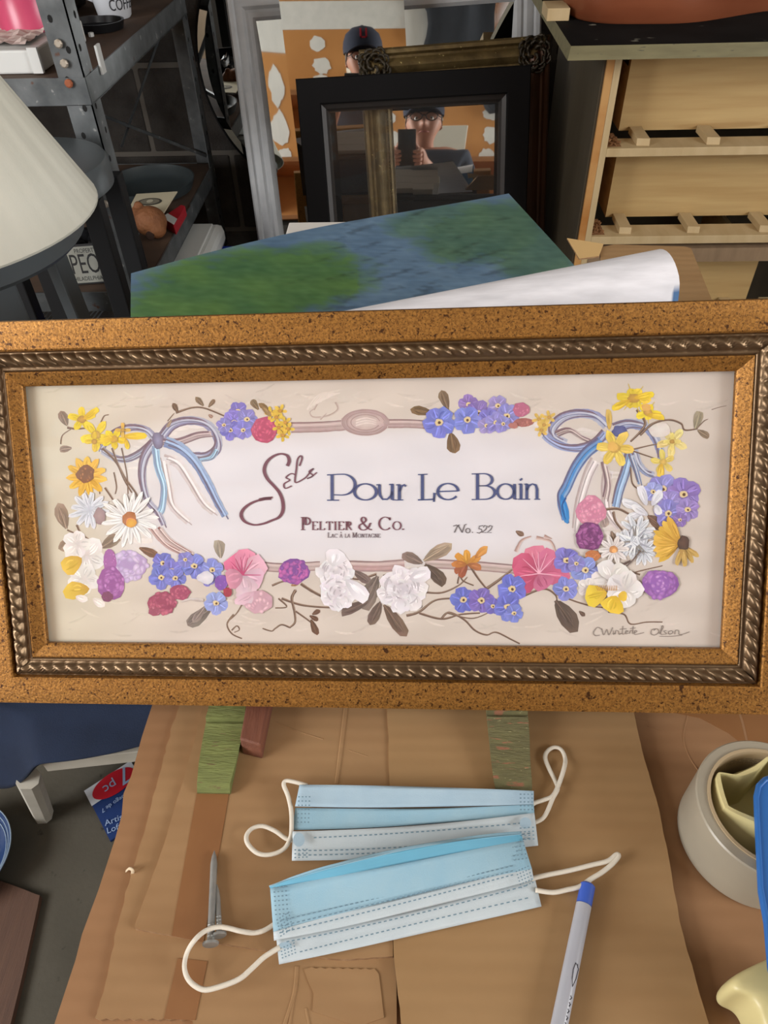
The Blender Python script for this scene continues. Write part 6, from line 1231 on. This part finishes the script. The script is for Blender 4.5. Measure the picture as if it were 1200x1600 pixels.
for s_ in (-1, 1):
    sh, el = (HX + s_ * .165, HY - .03, 1.297), (HX + s_ * .25, HY + .02, 1.02)
    palm = PC + rt * s_ * .052 - up * .040 - bk * -.012; wri = palm - up * .055 + bk * .045 + rt * s_ * .02
    chains.append([(nkb, .08), (sh, .062), (tuple((np.array(sh) + np.array(el)) / 2), .050), (el, .040), (tuple(np.array(el) * .5 + wri * .5), .036), (tuple(wri), .026), (tuple(palm), (.026, .016))])
    for k in range(4):
        b0 = palm + up * (.030 - .018 * k) + rt * s_ * .004; L_ = (.95, 1.0, .94, .8)[k]
        chains.append([(tuple(palm), .018), (tuple(b0), .0095), (tuple(b0 - bk * .020 * L_ + rt * s_ * -.002), .0085), (tuple(b0 - bk * .022 * L_ - rt * s_ * .018 * L_), .0078), (tuple(b0 - bk * .020 * L_ - rt * s_ * .034 * L_), .0065)])
    t0 = palm + up * .022 + bk * .014 - rt * s_ * .006
    chains.append([(tuple(palm), .018), (tuple(t0), .0105), (tuple(t0 + up * .018 - rt * s_ * .012), .0095), (tuple(t0 + up * .032 - rt * s_ * .022), .0078)])
    hip, kne, ank, toe = (HX + s_ * .09, HY - .03, .82), (HX + s_ * .10, HY + .0, .46), (HX + s_ * .105, HY - .04, .08), (HX + s_ * .125, HY + .10, .035)
    chains.append([(pel, .1), (hip, .088), (tuple((np.array(hip) + np.array(kne)) / 2), .075), (kne, .056), (tuple((np.array(kne) + np.array(ank)) / 2 + [0, -.012, .04]), .054), (ank, .036), (toe, .030)])
    chains.append([(fac, .07), ((HX + s_ * .072, HY + .002, 1.440), .014), ((HX + s_ * .079, HY - .004, 1.446), .012)])
body = skin('body', chains, m_skin, pr_)
ch2 = [[(pel, (.160, .122)), (wai, (.150, .116)), (che, (.176, .120)), ((HX, HY - .028, 1.295), (.105, .088)), ((HX, HY - .025, 1.325), (.078, .070))]]
for s_ in (-1, 1):
    sh, el = np.array((HX + s_ * .165, HY - .03, 1.297)), np.array((HX + s_ * .25, HY + .02, 1.02)); ch2.append([((HX, HY - .028, 1.295), .1), (tuple(sh), .074), (tuple(sh * .6 + el * .4), .063), (tuple(sh * .3 + el * .7), .060)])
skin('shirt', ch2, m_shirt, pr_)
ch3 = [[(pel, (.158, .12)), ((HX, HY - .03, .94), (.15, .116))]]
for s_ in (-1, 1): ch3.append([(pel, .1), ((HX + s_ * .09, HY - .03, .82), .10), ((HX + s_ * .095, HY - .015, .64), .086), ((HX + s_ * .10, HY, .46), .070), ((HX + s_ * .103, HY - .03, .25), .064), ((HX + s_ * .105, HY - .04, .07), .058)])
skin('trousers', ch3, m_pants, pr_)
for s_ in (-1, 1):
    m = MB(); fx = HX + s_ * .115
    m.grid([[(fx + w_ * math.cos(a), y, max(.004, z * (.5 + .5 * math.sin(a)))) for a in np.linspace(-.3, PI + .3, 9)] for y, w_, z in ((HY - .085, .030, .05), (HY - .07, .040, .085), (HY + .0, .042, .10), (HY + .07, .046, .075), (HY + .13, .044, .055), (HY + .165, .026, .03))]); m.build('shoe', m_black, pr_, smooth=True)
m = MB(); m.lathe([(.0905, 0), (.093, .02), (.090, .045), (.078, .075), (.050, .098), (.012, .107), (0, .107)], (HX, HY + .0, 1.485), (0, .12, 1), 36, wob=lambda t, h: 1.0); m.lathe([(.006, .106), (.006, .110), (0, .111)], (HX, HY, 1.485), (0, .12, 1), 12); cap_ = m.build('cap', m_cap, pr_, smooth=True)
m = MB(); m.grid([[(HX + (.070 + .004 * j) * math.sin(a), HY + (.085 + .0 + .055 * j / 4) * math.cos(a) ** .6 if abs(a) < 1.5 else HY, 1.497 - .012 * j / 4 - .018 * math.sin(a) ** 2) for j in range(5)] for a in np.linspace(-1.25, 1.25, 15)]); o = m.build('brim', m_cap, cap_, smooth=True); o.modifiers.new('s', 'SOLIDIFY').thickness = .003
m = MB(); m.box(HX - .016, HX + .016, HY + .088, HY + .094, 1.522, 1.528); m.box(HX - .016, HX - .009, HY + .086, HY + .094, 1.522, 1.560); m.box(HX + .009, HX + .016, HY + .086, HY + .094, 1.522, 1.560); m.build('emblem', M('red emblem', (196, 34, 54), .7), cap_)
m = MB()
for s_ in (-1, 1):
    m.tube([(HX + s_ * .033 + .025 * math.cos(a), HY + .102, 1.452 + .017 * math.sin(a)) for a in np.linspace(0, 2 * PI, 25)[:-1]], .0022, 6, closed=True)
    m.tube([(HX + s_ * .058, HY + .100, 1.456), (HX + s_ * .078, HY + .06, 1.458), (HX + s_ * .082, HY + .0, 1.452)], .002, 6)
m.tube([(HX - .009, HY + .104, 1.455), (HX, HY + .106, 1.457), (HX + .009, HY + .104, 1.455)], .002, 6); m.build('glasses', m_black, pr_, smooth=True)
for s_ in (-1, 1):
    m = MB(); m.lathe([(0, -.010), (.008, -.006), (.010, 0), (.008, .006), (.004, .0095), (.0, .010)], (HX + s_ * .033, HY + .072, 1.452), (0, 1, 0), 16, mi=0); m.lathe([(.0045, .0098), (0, .0106)], (HX + s_ * .033, HY + .072, 1.452), (0, 1, 0), 12, mi=1); m.build('eye', [M('eye white', (232, 228, 222), .3), M('iris', (60, 46, 38), .3)], pr_, smooth=True)
m = MB(); m.tube([(HX - .022, HY + .086, 1.393), (HX - .01, HY + .092, 1.395), (HX, HY + .093, 1.394), (HX + .01, HY + .092, 1.395), (HX + .022, HY + .086, 1.393)], [.0015, .0035, .004, .0035, .0015], 8); m.build('mouth', M('lips', (168, 100, 92), .5), pr_, smooth=True)
m = MB(); m.grid([[(HX + .083 * math.sin(a), HY - .002 + .088 * math.cos(a), z) for z in (1.440, 1.46, 1.49)] for a in np.linspace(1.35, 2 * PI - 1.35, 24)]); o = m.build('hair', m_hair, pr_, smooth=True); o.modifiers.new('s', 'SOLIDIFY').thickness = .008
ph = thing('phone', 'dark mobile phone held up by the person, seen in the mirrors', 'phone', PC)
m = MB(); m.obox(PC, rt, up, bk, .037, .077, .004); m.build('body', M('dark phone shell', (26, 26, 30), .25), ph, bevel=.003)
m = MB(); m.obox(PC + bk * .0044, rt, up, bk, .0345, .073, .0003); m.build('screen', M('phone glass', (14, 14, 16), .08), ph)
for o in bpy.data.objects:
    if '_wl' in o: del o['_wl']
